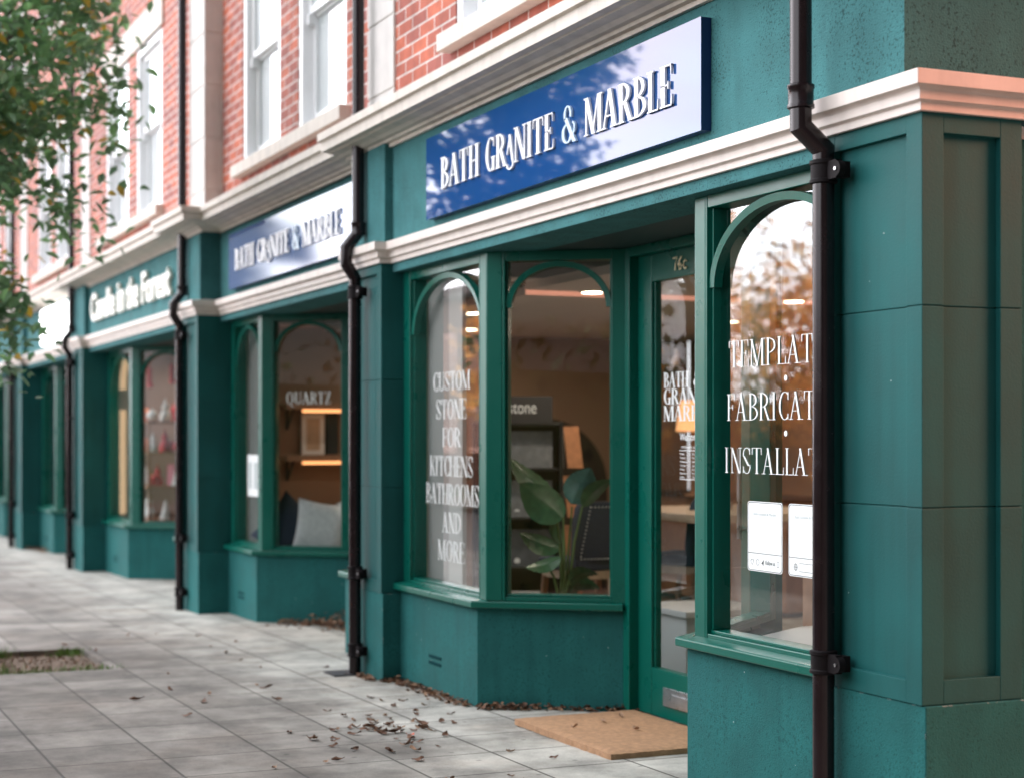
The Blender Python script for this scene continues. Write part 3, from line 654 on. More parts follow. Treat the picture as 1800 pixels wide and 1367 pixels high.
    for cc, uu, sg, z_ in ((c1, u1, 1, zw), (c2, u2, -1, zw + dz)):
        p = MB()
        inner = (cc[0] - sg*.085, Yf + .11); q1 = (cc[0] - sg*.085, Yf)
        qv = Vector(cc) + Vector((u1.x * sg, u1.y)) * .085
        nin = Vector((-u1.y * sg, u1.x)) * .11
        qi = qv + nin
        poly = [q1, cc, tuple(qv), tuple(qi), inner]
        if sg < 0: poly = poly[::-1]
        p.prism(poly, z_, zt_).build('corner_post', 'green_joinery', b, bevel=.006)
    # soffit over the lobby and the lobby ceiling
    MB().box((XL - .02, Yfas + .30, 2.347), (XR + .02, Yd + .25, 2.40)).build('lobby_soffit', 'soffit_shade_paint', b)
    # door
    dx0, dx1 = d1[0] + .015, d2[0] - .015; gd = g + .02
    fr = MB(); fr.box((dx0 - .03, Yd - .05, gd - .05), (dx0 + .045, Yd + .08, 2.346)); fr.box((dx1 - .045, Yd - .05, gd - .05), (dx1 + .03, Yd + .08, 2.346)); fr.box((dx0 + .045, Yd - .05, 2.30), (dx1 - .045, Yd + .08, 2.345))
    fr.build('door_frame', 'green_joinery', b, bevel=.003)
    MB().box((dx0 - .03, Yd - .10, gd - .2), (dx1 + .03, Yd + .08, gd - .0)).build('door_step', 'green_joinery', b, bevel=.006)
    D = MB(); a, c = dx0 + .047, dx1 - .047; z0, z1 = gd + .012, 2.298; yd = Yd + .0
    D.box((a, yd, z0), (a + .14, yd + .05, z1)); D.box((c - .14, yd, z0), (c, yd + .05, z1)); D.box((a + .14, yd + .001, z0), (c - .14, yd + .05, gd + .245)); D.box((a + .14, yd + .001, 2.165), (c - .14, yd + .05, z1))
    D.box((a + .14, yd + .016, gd + .245), (a + .152, yd + .05, 2.165)); D.box((c - .152, yd + .016, gd + .245), (c - .14, yd + .05, 2.165))
    door = D.build('door', 'green_joinery', b, bevel=.003)
    MB().add([(a + .14, yd + .03, gd + .24), (c - .14, yd + .03, gd + .24), (c - .14, yd + .03, 2.17), (a + .14, yd + .03, 2.17)], [(0, 1, 2, 3)]).build('pane', 'shop_glass', door)
    xm = (a + c)/2
    MB().box((xm - .29, yd - .008, gd + .075), (xm + .29, yd, gd + .165)).box((xm - .20, yd - .011, gd + .10), (xm + .20, yd - .008, gd + .14)).build('letter_plate', 'steel', door, bevel=.003)
    MB().tube([(c - .07, yd - .05, .95), (c - .07, yd - .05, 1.35)], .012).tube([(c - .07, yd, .99), (c - .07, yd - .05, .99)], .008).tube([(c - .07, yd, 1.31), (c - .07, yd - .05, 1.31)], .008).build('handle', 'steel', door)
    # interior shell
    zf = g + .02; zc = 2.30; xi0, xi1 = XLL + pw*.5, XE - .05
    MB().prism([(xi0 - .2, Yris + .13), (C1 - .09, Yris + .13), (d1[0] - .10, Yd + .06), (d2[0] + .10, Yd + .06), (C2 + .09, Yris + .13), (xi1, Yris + .13), (xi1, back), (xi0 - .2, back)], zf - .06, zf).build('shop_floor', 'floor_wood', b)
    MB().box((xi0, Yd + .26, zc), (xi1, back, zc + .12)).box((xi0, Yris + .12, 2.349), (xi1, Yd + .27, 2.388)).build('shop_ceiling', 'ceiling_white', b)
    MB().box((xi0, back, zf - .05), (xi1, back + .1, zc + .1)).build('back_wall', tan, b)
    MB().box((XLL - .0, Yris + .135, zf - .05), (XL - .12, Yris + .46, 2.346)).build('inner_pier', 'inner_white', b)
    return b, wins, door, dict(Yd=Yd, d1=d1, d2=d2, g=g, xm=xm)
mat('teal_dark', (.006, .045, .05), .9, spec=.05)

bA, wA, doorA, iA = building('corner_shop', 'nearest green shopfront at the corner with an open lobby and red brick above', -9.267, -4.82, .543, -8.11, -5.93, 3.315, 3.362, 3.315, .555, corner=True, upwin=((-8.30, -7.25), (-6.85, -5.80)))
bB, wB, doorB, iB = building('terrace_shop', 'second green shopfront between the two middle drainpipes with cushions behind its glass', -13.79, -9.81, .56, -12.93, -10.72, 3.435, 3.505, 3.42, .515, upwin=((-13.03, -11.98), (-11.53, -10.45)), sill_span=(-13.12, -10.36))
bC, wC, doorC, iC = building('terrace_shop', 'third green shopfront with raised lower case letters and ornaments in its window', -19.29, -14.35, .62, -18.02, -15.65, 3.325, 3.505, 3.325, .475, upwin=((-18.30, -17.10), (-16.70, -15.54)), sill_span=(-18.5, -15.45), back=6.2, tan='mauve_wall')
bD, wD, doorD, iD = building('terrace_shop', 'fourth green shopfront behind the tree under the glowing white sign', -24.2, -19.91, .70, -23.05, -21.1, 3.325, 3.505, 3.325, .43, upwin=((-23.2, -22.1), (-21.7, -20.6)), back=6.0)
bE, wE, doorE, iE = building('terrace_shop', 'farthest green shopfront at the left edge beyond the last drainpipe', -29.4, -24.90, .67, -28.1, -26.2, 3.325, 3.505, 3.325, .38, upwin=((-28.3, -27.2), (-26.6, -25.5)), back=6.0, tan='inner_white')
bF, wF, doorF, iF = building('terrace_shop', 'end house of the terrace hidden past the left edge', -36.0, -30.07, .67, -34.0, -32.0, 3.325, 3.505, 3.325, .33, upwin=((-34.6, -33.4), (-32.2, -31.0)), back=6.0)
# party walls that close the shops
for (bb, x, yb, m) in ((bB, -14.10, 8.0, 'tan_wall'), (bC, -19.55, 6.2, 'mauve_wall'), (bD, -24.5, 6, 'tan_wall'), (bE, -29.7, 6, 'inner_white')):
    MB().box((x - .1, 3.62, -.3), (x, yb, 2.40)).build('party_wall', m, bb)
MB().box((-4.5, 3.65, -.3), (-4.42, 8.0, 2.35)).build('party_wall', 'tan_wall', bA)
MB().box((-14.0, 8.0, -.3), (-4.4, 8.1, 2.4))
# painted arch on the far wall of the double shop
ar = MB(); n = 28
pts = [(6.5 + .64*math.cos(math.pi*i/n), .95 + .62*math.sin(math.pi*i/n)) for i in range(n + 1)] + [(5.86, .0), (7.14, .0)]
ar.add([(-14.094, y, z) for y, z in pts] + [(-14.088, y, z) for y, z in pts], [tuple(range(len(pts))), tuple(range(len(pts), 2*len(pts)))[::-1]] + [(i, (i+1) % len(pts), (i+1) % len(pts) + len(pts), i + len(pts)) for i in range(len(pts))])
ar.build('painted_arch', 'dark_arch', bB)

# ---- lettering on the glass and the door
def flatF(y): return lambda u, n, z: (u, y - n, z)
yg = 3.382 + .055
FL = flatF(yg)
fr = wA['L'][0]
for t, u0, u1, z0, z1 in (('CUSTOM', -8.925, -8.385, 1.655, 1.757), ('STONE', -8.880, -8.440, 1.500, 1.607), ('FOR', -8.785, -8.520, 1.348, 1.452), ('KITCHENS', -8.978, -8.347, 1.187, 1.297), ('BATHROOMS', -9.035, -8.260, 1.033, 1.145), ('AND', -8.785, -8.520, .878, .988), ('MORE', -8.853, -8.463, .723, .834)):
    write(FL, t, u0, u1, z0, z1, .002, .003, st=.068, hl=.022, sp=.075).build('lettering', 'white_vinyl', fr)
fr = wA['R'][0]
for t, hw, z0, z1 in (('TEMPLATING', .40, 1.668, 1.770), ('FABRICATION', .415, 1.464, 1.566), ('INSTALLATION', .432, 1.262, 1.360)):
    write(FL, t, -5.33 - hw, -5.33 + hw, z0, z1, .002, .003, st=.072, hl=.022, sp=.075).build('lettering', 'white_vinyl', fr)
for z in (1.617, 1.414): MB().add([FL(-5.33 + .011*math.cos(t*.5236), .003, z + .011*math.sin(t*.5236)) for t in range(12)], [tuple(range(12))]).build('dot', 'white_vinyl', fr)
FD = flatF(iA['Yd'] + .03)
for t, u0, u1, z0, z1 in (('BATH', -7.365, -7.125, 1.640, 1.715), ('&', -7.075, -6.985, 1.640, 1.715), ('GRANITE', -7.365, -6.87, 1.560, 1.636), ('MARBLE', -7.365, -6.90, 1.478, 1.553)):
    write(FD, t, u0, u1, z0, z1, .002, .003, st=.13, hl=.035, sp=.045).build('lettering', 'white_vinyl', doorA)
nt_ = MB(); nt_.box((-7.23, iA['Yd'] + .026, 1.15), (-6.93, iA['Yd'] + .0275, 1.43)); 
mat('smoke_film', (.10, .085, .08), .5)
font_text('Welcome', FD, -7.205, -7.02, 1.385, .003, 'white_vinyl', doorA, 'lettering', .035, bold=.01)
font_text('OPENING HOURS', FD, -7.19, -7.00, 1.347, .003, 'white_vinyl', doorA, 'lettering', .011)
for z in (1.335, 1.197): MB().box((-7.205, iA['Yd'] + .025, z), (-6.95, iA['Yd'] + .0265, z + .003)).build('rule', 'white_vinyl', doorA)
for k, d in enumerate(('Monday', 'Tuesday', 'Wednesday', 'Thursday', 'Friday', 'Saturday', 'Sunday')):
    zz = 1.315 - k*.0185
    font_text(d, FD, -7.203, -7.203 + .0075*len(d), zz, .003, 'white_vinyl', doorA, 'lettering', .011)
    font_text('Closed' if k == 6 else '9am - 5pm', FD, -7.085, -7.085 + (.04 if k == 6 else .06), zz, .003, 'white_vinyl', doorA, 'lettering', .011)
# house number 76c in slim gold figures
FN = flatF(iA['Yd'] + .001); nb = MB()
def digit_path(pts, x, r=.0045): nb.tube([FN(x + a, .008, 2.198 + b) for a, b in pts], r, 6)
digit_path([(0, .058), (.012, .062), (.034, .060), (.022, .03), (.016, 0)], -7.205)
digit_path([(.034, .062), (.014, .045), (.004, .022), (.012, .003), (.026, .003), (.032, .018), (.022, .030), (.008, .022)], -7.160)
digit_path([(.034, .035), (.022, .042), (.008, .034), (.003, .02), (.010, .005), (.024, .001), (.035, .009)], -7.112)
nb.build('house_number', 'gold_digit', doorA)
# second shop: QUARTZ on the splayed pane and a notice
FS, WS = wB['SL'][1], wB['SL'][2]
o = write(FS, 'QUARTZ', .10, .46, 1.655, 1.75, -.053, -.052, st=.12, hl=.04, sp=.05).build('lettering', 'white_vinyl', wB['SL'][0])

# ------------------------------------------------------------------ signs
def sign_board(name, label, x0, x1, z0, z1, yface, ywall, lx0, lx1, lz0, lz1):
    s = thing(name, label, 'shop sign', (x0, ywall, z0))
    MB().box((x0, yface, z0), (x1, yface + .004, z1)).build('sign_face', 'navy_board', s)
    MB().box((x0 + .001, yface + .004, z0 + .001), (x1 - .001, ywall - .002, z1 - .001)).build('sign_body', 'navy_edge', s)
    F = flatF(yface); txt = 'BATH GRaNITE & MARBLE'
    for (i0, i1, m, nm) in ((0, 4, 'white_letter', 'lettering'), (5, 12, 'white_letter', 'lettering'), (13, 14, 'pale_blue_letter', 'ampersand'), (15, 21, 'white_letter', 'lettering')):
        write(F, txt, lx0, lx1, lz0, lz1, .002, .012, span=(i0, i1)).build(nm, m, s)
    return s
sign_board('shop_sign', 'glossy navy sign with raised white capitals above the nearest shop doorway', -8.60, -5.66, 2.566, 3.000, 3.268, 3.315, -8.356, -5.868, 2.698, 2.862)
sign_board('shop_sign', 'glossy navy sign with washed out white capitals above the second shop, beside the middle drainpipe', -13.32, -10.20, 2.566, 3.000, 3.385, 3.435, -13.08, -10.43, 2.698, 2.862)
ls = thing('letter_sign', 'raised cream lower case letters on the teal fascia of the third shop', 'shop sign', (-19.0, 3.325, 2.6))
for wd_, a_, b_ in (('Candle', -18.98, -17.62), ('in', -17.46, -17.12), ('the', -16.98, -16.42), ('Forest', -16.24, -15.02)): font_text(wd_, flatF(3.325), a_, b_, 2.665, .012, 'cream_letter', ls, 'lettering', .29, depth=.03, bold=.02)
# glowing white sign of the fourth shop: two stacked rounded lines of light
gs_ = thing('glowing_sign', 'overexposed glowing white sign on the fourth fascia behind the leaves', 'shop sign', (-22.4, 3.325, 2.55))
def pill(mb, x0, x1, z0, z1, y0, y1):
    r = (z1 - z0)/2; cz = (z0 + z1)/2; pts = [(x0 + r - r*math.sin(t*math.pi/8), cz + r*math.cos(t*math.pi/8)) for t in range(9)] + [(x1 - r + r*math.sin(t*math.pi/8), cz - r*math.cos(t*math.pi/8)) for t in range(9)]
    n = len(pts); mb.add([(x, y0, z) for x, z in pts] + [(x, y1, z) for x, z in pts], [tuple(range(n)), tuple(range(n, 2*n))[::-1]] + [(i, (i+1) % n, (i+1) % n + n, i + n) for i in range(n)])
mb = MB(); pill(mb, -22.55, -20.5, 2.78, 3.01, 3.26, 3.324); pill(mb, -22.55, -20.7, 2.56, 2.80, 3.262, 3.323); mb.build('light_panel', 'sign_glow', gs_)

# ------------------------------------------------------------------ rainwater pipes
def drainpipe(label, x, up_y, lo_y, zb, z_clip, through=True, r=.036, neck=(2.60, 2.53, 2.40, 2.33), out_y=None, straight_up=False):
    d = thing('drainpipe', label, 'drainpipe', (x, lo_y, zb))
    oy = out_y if out_y is not None else lo_y - .055
    ztop = 9.3
    body = MB()
    if straight_up: pts = [(x, oy, ztop), (x, oy, neck[2]), (x, lo_y, neck[3]), (x, lo_y, zb)]
    else: pts = [(x, up_y, ztop), (x, up_y, neck[0]), (x, oy, neck[1]), (x, oy, neck[2]), (x, lo_y, neck[3]), (x, lo_y, zb)]
    body.tube(pts, r, 24)
    # socket thickenings at the joints
    body.build('pipe', 'black_plastic', d, smooth=True, sharp=20)
    cs = MB(); yt = oy if straight_up else up_y
    def collar(z, y, h=.075, wd=.006):
        cs.lathe((x, y, z), [(r + .001, -.004), (r + wd + .003, 0), (r + wd + .003, .010), (r + wd, .014), (r + wd, h - .014), (r + wd + .003, h - .010), (r + wd + .003, h), (r + .001, h + .004)], 24)
    collar(neck[0] - (.015 if not straight_up else .035), yt)
    cs.build('collar', 'black_plastic', d, smooth=True)
    for z in z_clip:
        ww = YP if z < 2.4 else YP + .02
        y = lo_y
        c = MB(); c.lathe((x, y, z), [(r + .001, -.004), (r + .010, 0), (r + .010, .009), (r + .006, .013), (r + .006, .058), (r + .010, .062), (r + .010, .072), (r + .001, .076)], 24)
        c.box((x + r*.4, y - .012, z + .006), (x + r + .052, y + .012, z + .066))
        c.box((x + r + .012, y - .010, z + .010), (x + r + .050, ww, z + .062))
        pl = [(x + r + .05 + .026*math.sin(t*math.pi/8), z + .036 + .026*math.cos(t*math.pi/8)) for t in range(9)]
        nn = len(pl); c.add([(a, y - .013, b) for a, b in pl] + [(a, y + .012, b) for a, b in pl], [tuple(range(nn))[::-1], tuple(range(nn, 2*nn))] + [(i, (i+1) % nn, (i+1) % nn + nn, i + nn) for i in range(nn)])
        br_ = c.build('bracket', 'black_matte', d, smooth=True)
        MB().lathe((0, 0, 0), [(.0001, 0), (.0001, 0)], 3) if False else None
        s = MB(); s.tube([(x + r + .052, y - .013, z + .036), (x + r + .052, y - .017, z + .036)], .006, 10); s.build('screw', 'steel', br_)
    return d
LOY = YP - .046
drainpipe('nearest black drainpipe on the corner pilaster at the right', -4.738, 0, LOY, -.2, (2.235, .625, .12), neck=(2.51, 2.44, 2.415, 2.345), out_y=LOY - .088, straight_up=True)
drainpipe('black drainpipe left of the blue sign on the pilaster between the first two shops', -9.60, YP + .02 - .046, LOY, .0, (2.215, .565, .11), neck=(2.605, 2.51, 2.42, 2.335), out_y=LOY - .055)
drainpipe('black drainpipe on the stone quoined pier between second and third shop', -14.23, YP + .02 - .046, LOY, -.05, (2.215, .52, .07), neck=(2.605, 2.51, 2.42, 2.335), out_y=LOY - .055)
drainpipe('blurred black drainpipe at the left end of the third shop fascia', -19.86, YP + .02 - .046, LOY, -.10, (2.215, .48, .03), neck=(2.605, 2.51, 2.42, 2.335), out_y=LOY - .055)
drainpipe('farthest black drainpipe at the left edge of the terrace', -24.88, YP + .02 - .046, LOY, -.15, (2.215, .43, -.02), neck=(2.605, 2.51, 2.42, 2.335), out_y=LOY - .055)
g_ = MB().box((-9.78, 3.06, .0), (-9.56, 3.24, .006)); tag(g_.build('drain_cover', 'iron'), 'small dark iron drain cover at the foot of the middle drainpipe', 'drain cover')

# ------------------------------------------------------------------ posters in the right window (machine codes left blank)
def poster(label, u0, u1, z0, z1, icons):
    p = thing('window_poster', label, 'poster', (u0, yg, z0))
    r = .014; pts = []
    for (cx, cz, a0) in ((u1 - r, z1 - r, 0), (u0 + r, z1 - r, 90), (u0 + r, z0 + r, 180), (u1 - r, z0 + r, 270)):
        for k in range(6): t = R(a0 + 18*k); pts.append((cx + r*math.cos(t), cz + r*math.sin(t)))
    n = len(pts); mb = MB(); mb.add([(x, yg - .0025, z) for x, z in pts] + [(x, yg - .001, z) for x, z in pts], [tuple(range(n)), tuple(range(n, 2*n))[::-1]] + [(i, (i+1) % n, (i+1) % n + n, i + n) for i in range(n)])
    mb.build('card', 'white_vinyl', p)
    def ring(k, t): return [((x - (u0+u1)/2)*k + (u0+u1)/2, (z - (z0+z1)/2)*(1 - (1-k)*(u1-u0)/(z1-z0)) + (z0+z1)/2) for x, z in pts]
    a, b_ = ring(.975, 0), ring(.957, 0); ln = MB()
    ln.add([(x, yg - .0031, z) for x, z in a] + [(x, yg - .0031, z) for x, z in b_], [(i, (i+1) % n, (i+1) % n + n, i + n) for i in range(n)])
    zl = z0 + (z1 - z0)*.255; ln.box((u0 + .004, yg - .0031, zl), (u1 - .004, yg - .0029, zl + .002))
    zc = z0 + (z1 - z0)*.13; wv = u1 - u0
    def loop(c, rx, rz, nseg=12, sq=False, t=.0016):
        q = [(c[0] + rx*math.cos(2*math.pi*i/nseg + (math.pi/4 if sq else 0))*(1.2 if sq else 1), c[1] + rz*math.sin(2*math.pi*i/nseg + (math.pi/4 if sq else 0))*(1.2 if sq else 1)) for i in range(nseg)]
        q2 = [(c[0] + (x - c[0])*(1 - t/rx), c[1] + (z - c[1])*(1 - t/rz)) for x, z in q]
        ln.add([(x, yg - .0031, z) for x, z in q] + [(x, yg - .0031, z) for x, z in q2], [(i, (i+1) % nseg, (i+1) % nseg + nseg, i + nseg) for i in range(nseg)])
    if icons == 'follow':
        q = [(u0 + .14*wv + .011*a_, zc + .011*b_2) for a_, b_2 in ((0, -1.1), (-1, .1), (-.8, .8), (-.3, .9), (0, .5), (.3, .9), (.8, .8), (1, .1))]
        q2 = [(u0 + .14*wv + (x - u0 - .14*wv)*.82, zc + (z - zc)*.82) for x, z in q]; m = len(q)
        ln.add([(x, yg - .0031, z) for x, z in q] + [(x, yg - .0031, z) for x, z in q2], [(i, (i+1) % m, (i+1) % m + m, i + m) for i in range(m)])
        loop((u0 + .30*wv, zc), .011, .012, 12); loop((u0 + .88*wv, zc), .008, .013, 4, True)
        ln.add([(u0 + .40*wv, yg - .0031, zc - .004), (u0 + .48*wv, yg - .0031, zc + .012), (u0 + .46*wv, yg - .0031, zc - .012), (u0 + .43*wv, yg - .0031, zc - .003)], [(0, 1, 2, 3)])
    else:
        loop((u0 + .20*wv, zc), .012, .013, 16); loop((u0 + .20*wv, zc), .005, .013, 16); ln.box((u0 + .20*wv - .012, yg - .0032, zc - .0008), (u0 + .20*wv + .012, yg - .003, zc + .0008))
        ln.box((u0 + .30*wv, yg - .0031, zc + .014), (u1 - .02, yg - .0029, zc + .0155)); ln.box((u0 + .30*wv, yg - .0031, zc - .0155), (u1 - .02, yg - .0029, zc - .014))
    ln.build('printed_lines', 'ink', p)
    if icons == 'follow': font_text('Follow us', FL, u0 + .52*wv, u0 + .80*wv, zc - .006, .0033, 'ink', p, 'printed_lines', .016, shear=.3)
    font_text('SCAN TO FOLLOW' if False else 'Bath Granite & Marble', FL, u0 + .18*wv, u0 + .82*wv, z1 - .052, .0033, 'pale_ink', p, 'printed_lines', .011)
poster('white window poster with follow us icons, left of the pair beside the pipe', -5.595, -5.352, .895, 1.158, 'follow')
poster('white window poster with a small globe, half hidden by the corner drainpipe', -5.312, -5.070, .895, 1.158, 'globe')
# small white notices in the second shop's left pane
for (xa, lab, za, zb_) in ((-13.30, 'white paper notice low in the left pane of the second shop', .93, 1.26),):
    y_ = 3.505 + .02 + .055
    nt2 = thing('window_notice', lab, 'notice', (xa, y_, za))
    MB().box((xa - .16, y_ - .003, za), (xa + .20, y_ - .001, zb_)).build('card', 'white_vinyl', nt2)
    MB().box((xa - .12, y_ - .0042, za + .06), (xa - .04, y_ - .0032, zb_ - .06)).box((xa + .04, y_ - .0042, za + .06), (xa + .14, y_ - .0032, zb_ - .06)).build('printed_lines', 'pale_ink', nt2)

# ------------------------------------------------------------------ doormat
def doormat():
    x0, x1, y0, y1 = -7.49, -6.48, 3.30, 3.95; z = gz(-7) + .001; h = .035; mb = MB(); nx, ny = 40, 28; vs = []; fs = []
    rnd = random.Random(3)
    for j in range(ny + 1):
        for i in range(nx + 1):
            e = min(i, nx - i, j, ny - j); zz = z + h + rnd.uniform(-.0016, .0016) - (.007 if e == 0 else .0015 if e == 1 else 0)
            a = x0 + (x1 - x0)*i/nx + (rnd.uniform(-.002, .002) if e == 0 else 0); b_ = y0 + (y1 - y0)*j/ny + (rnd.uniform(-.002, .002) if e == 0 else 0)
            vs.append((a, b_, zz))
    for j in range(ny):
        for i in range(nx): a = j*(nx+1) + i; fs.append((a, a+1, a+nx+2, a+nx+1))
    ring = [i for i in range(nx + 1)] + [j*(nx+1) + nx for j in range(1, ny + 1)] + [ny*(nx+1) + i for i in range(nx - 1, -1, -1)] + [j*(nx+1) for j in range(ny - 1, 0, -1)]
    base = len(vs)
    for k in ring: vs.append((vs[k][0] + rnd.uniform(-.0025, .0025), vs[k][1] + rnd.uniform(-.0025, .0025), z))
    m = len(ring); fs += [(ring[i], base + i, base + (i+1) % m, ring[(i+1) % m]) for i in range(m)]
    mb.add(vs, fs); o = mb.build('doormat', 'coir'); tag(o, 'thick tan coir doormat before the nearest shop door', 'doormat')
doormat()

# ------------------------------------------------------------------ fallen leaves
def leaf_mesh(seed, mats):
    r = random.Random(seed); L_, W_ = r.uniform(.045, .075), r.uniform(.020, .034); c = r.uniform(.6, 2.2); tw = r.uniform(-1, 1); n = 6; mb = MB(); vs = []; fs = []
    for i in range(n + 1):
        t = i/n; wd = W_*math.sin(math.pi*min(max(t*.93 + .04, 0), 1))**.8*(1 + .25*math.sin(9*t + seed)); ang = (t - .5)*c
        x = L_*(t - .5); z = .006 + L_*.22*c*(t - .5)**2*2
        for s_ in (-1, 0, 1):
            y = s_*wd*.5*math.cos(abs(s_)*.5); zz = z + abs(s_)*wd*(.25 + .25*math.sin(seed + t*5)) + s_*tw*.006*(t - .5)*2
            vs.append((x, y, max(zz, .001)))
    for i in range(n):
        for j in range(2): fs.append((3*i+j, 3*i+j+1, 3*i+j+4, 3*i+j+3))
    mb.add(vs, fs); return mb.build('dry_leaf', mats, smooth=True)
protos = []
for k in range(10):
    o = leaf_mesh(k, ['dry_leaf', 'dry_leaf_pale', 'dry_leaf'][k % 3]); tag(o, 'small curled brown dead leaf lying loose on the pale paving', 'leaf', 'fallen leaves on the pavement'); protos.append(o)
red = leaf_mesh(41, 'red_leaf'); tag(red, 'single bright red fallen leaf beside the leaf patch in front of the riser', 'leaf'); 
def zg(x, y): return gz(x)
used = set()
def put_leaf(x, y, z=None, s=None):
    k = random.randrange(len(protos)); p = protos[k]
    if k in used: o = p.copy(); col.objects.link(o)
    else: o = p; used.add(k)
    q = s or random.uniform(.6, 1.15)
    o.location = (x, y, (gz(x) if z is None else z)); o.rotation_euler = (random.uniform(-.25, .25), random.uniform(-.25, .25), random.uniform(0, 6.28)); o.scale = (q, q, q)
    return o
rl = random.Random(21)
for (cx, cy, sx, sy, n) in ((-7.75, 2.72, .25, .10, 26), (-7.3, 2.62, .28, .07, 14), (-7.55, 2.42, .3, .12, 14), (-8.0, 3.0, .4, .15, 12)):
    for _ in range(n): put_leaf(cx + rl.gauss(0, sx), cy + rl.gauss(0, sy))
for _ in range(30): put_leaf(rl.uniform(-12.5, -6.3), rl.uniform(1.75, 3.2))
for _ in range(8): put_leaf(rl.uniform(-6.9, -6.0), rl.uniform(2.5, 3.1))
for (x, y) in ((-7.18, 3.62), (-6.93, 3.66), (-7.10, 3.43), (-7.28, 3.76)): put_leaf(x, y, gz(-7) + .036)
put_leaf(-7.86, 3.75, .556 + .0, .8)
for k, p in enumerate(protos):
    if k not in used: bpy.data.objects.remove(p)
red.location = (-7.42, 2.74, gz(-7.4)); red.rotation_euler = (0, 0, .4)
def litter(name, label, spots, n, seed, w=.05):
    """a drift of small dead leaves along a wall foot, too many to count"""
    r = random.Random(seed); mb = MB(); fidx = []
    for _ in range(n):
        a, b_, t = r.choice(spots[:-1] if False else spots), None, r.random()
        (x0, y0, x1, y1, hh) = a
        dx, dy = x1 - x0, y1 - y0; Lq = math.hypot(dx, dy); nx, ny = dy/Lq, -dx/Lq
        o = abs(r.gauss(0, w)) + .008; x = x0 + dx*t + nx*o; y = y0 + dy*t + ny*o
        z = gz(x) + r.random()*hh*max(0, 1 - o/(3*w)) + .004
        l_, wd = r.uniform(.018, .05), r.uniform(.008, .02)
        M = Matrix.Rotation(r.uniform(0, 6.28), 3, 'Z') @ Matrix.Rotation(r.uniform(-.7, .7), 3, 'X') @ Matrix.Rotation(r.uniform(-.5, .5), 3, 'Y')
        vs = [Vector((x, y, z)) + M @ Vector(v) for v in ((-l_/2, 0, .003), (0, -wd, .0), (l_/2, 0, .004), (0, wd, .006), (0, 0, -.002))]
        vs = [(v.x, v.y, max(v.z, gz(v.x) + .002)) for v in vs]
        mb.add(vs, [(0, 1, 4), (1, 2, 4), (2, 3, 4), (3, 0, 4)])
    o = mb.build(name, ['dry_leaf', 'dry_leaf_pale', 'red_leaf'])
    for i, p in enumerate(o.data.polygons): p.material_index = 0 if (i//4) % 9 < 5 else (1 if (i//4) % 9 < 8 or (i//4) % 3 else 2)
    tag(o, label, 'leaf litter', kind='stuff')
d1 = iA['d1']
litter('leaf_litter', 'brown leaf litter drifted along the foot of the nearest riser', [(-9.24, 3.35, -8.14, 3.35, .03), (-9.24, 3.35, -8.14, 3.35, .02), (-8.10, 3.36, -7.9, 3.62, .03)], 330, 5, .035)
litter('leaf_litter', 'reddish leaf litter caught beside the doorstep behind the mat', [(-7.95, 3.60, -7.66, 3.98, .03), (-7.72, 3.93, -7.58, 4.05, .045)], 130, 6, .02)
litter('leaf_litter', 'heap of brown leaves in the lobby corner of the second shop', [(-12.62, 3.90, -11.9, 4.3, .10), (-12.3, 3.95, -11.9, 4.25, .14), (-12.8, 3.68, -12.4, 4.1, .03)], 520, 8, .11)
litter('leaf_litter', 'few crushed leaves round the foot of the middle drainpipe', [(-9.70, 3.235, -9.27, 3.235, .015), (-9.27, 3.24, -9.25, 3.35, .02)], 110, 9, .03)
litter('leaf_litter', 'blurred leaf litter beside the farther pilasters at the left', [(-23.9, 3.50, -23.2, 3.50, .06), (-24.18, 3.3, -24.15, 3.5, .05)], 120, 10, .06)

# ------------------------------------------------------------------ tree pit
mb = MB(); n = 26; vs = []; fs = []
for j in range(n + 1):
    for i in range(n + 1):
        x = PIT[0] + (PIT[2] - PIT[0])*i/n; y = PIT[1] + (PIT[3] - PIT[1])*j/n
        vs.append((x, y, gz(x) - .035 + .02*noise.noise((x*7, y*7, 0)) + .008*noise.noise((x*40, y*40, 3))))
for j in range(n):
    for i in range(n): a = j*(n+1) + i; fs.append((a, a+1, a+n+2, a+n+1))
tag(mb.add(vs, fs).build('soil', 'gravel', smooth=True), None, None, kind='structure')
mb = MB(); rp = random.Random(12)
for _ in range(900):
    x = rp.uniform(PIT[0] + .02, PIT[2] - .02); y = rp.uniform(PIT[1] + .02, PIT[3] - .02); z = gz(x) - .03; q = rp.uniform(.005, .014)
    M = Matrix.Rotation(rp.uniform(0, 6.28), 3, 'Z') @ Matrix.Rotation(rp.uniform(-.4, .4), 3, 'X')
    vs = [Vector((x, y, z + .012 * noise.noise((x*7, y*7, 0)))) + M @ Vector(v)*q for v in ((1, 0, 0), (-.3, .9, .1), (-.8, -.5, 0), (0, 0, .8), (0, 0, -.5))]
    mb.add(vs, [(0, 1, 3), (1, 2, 3), (2, 0, 3), (1, 0, 4), (2, 1, 4), (0, 2, 4)])
o = mb.build('gravel', ['gravel', 'dry_leaf', 'dry_leaf_pale'])
for i, p in enumerate(o.data.polygons): p.material_index = (0, 0, 1, 0, 2)[(i//6) % 5]
tag(o, 'loose stones and leaf crumbs in the tree pit', 'gravel', kind='stuff')
mb = MB()
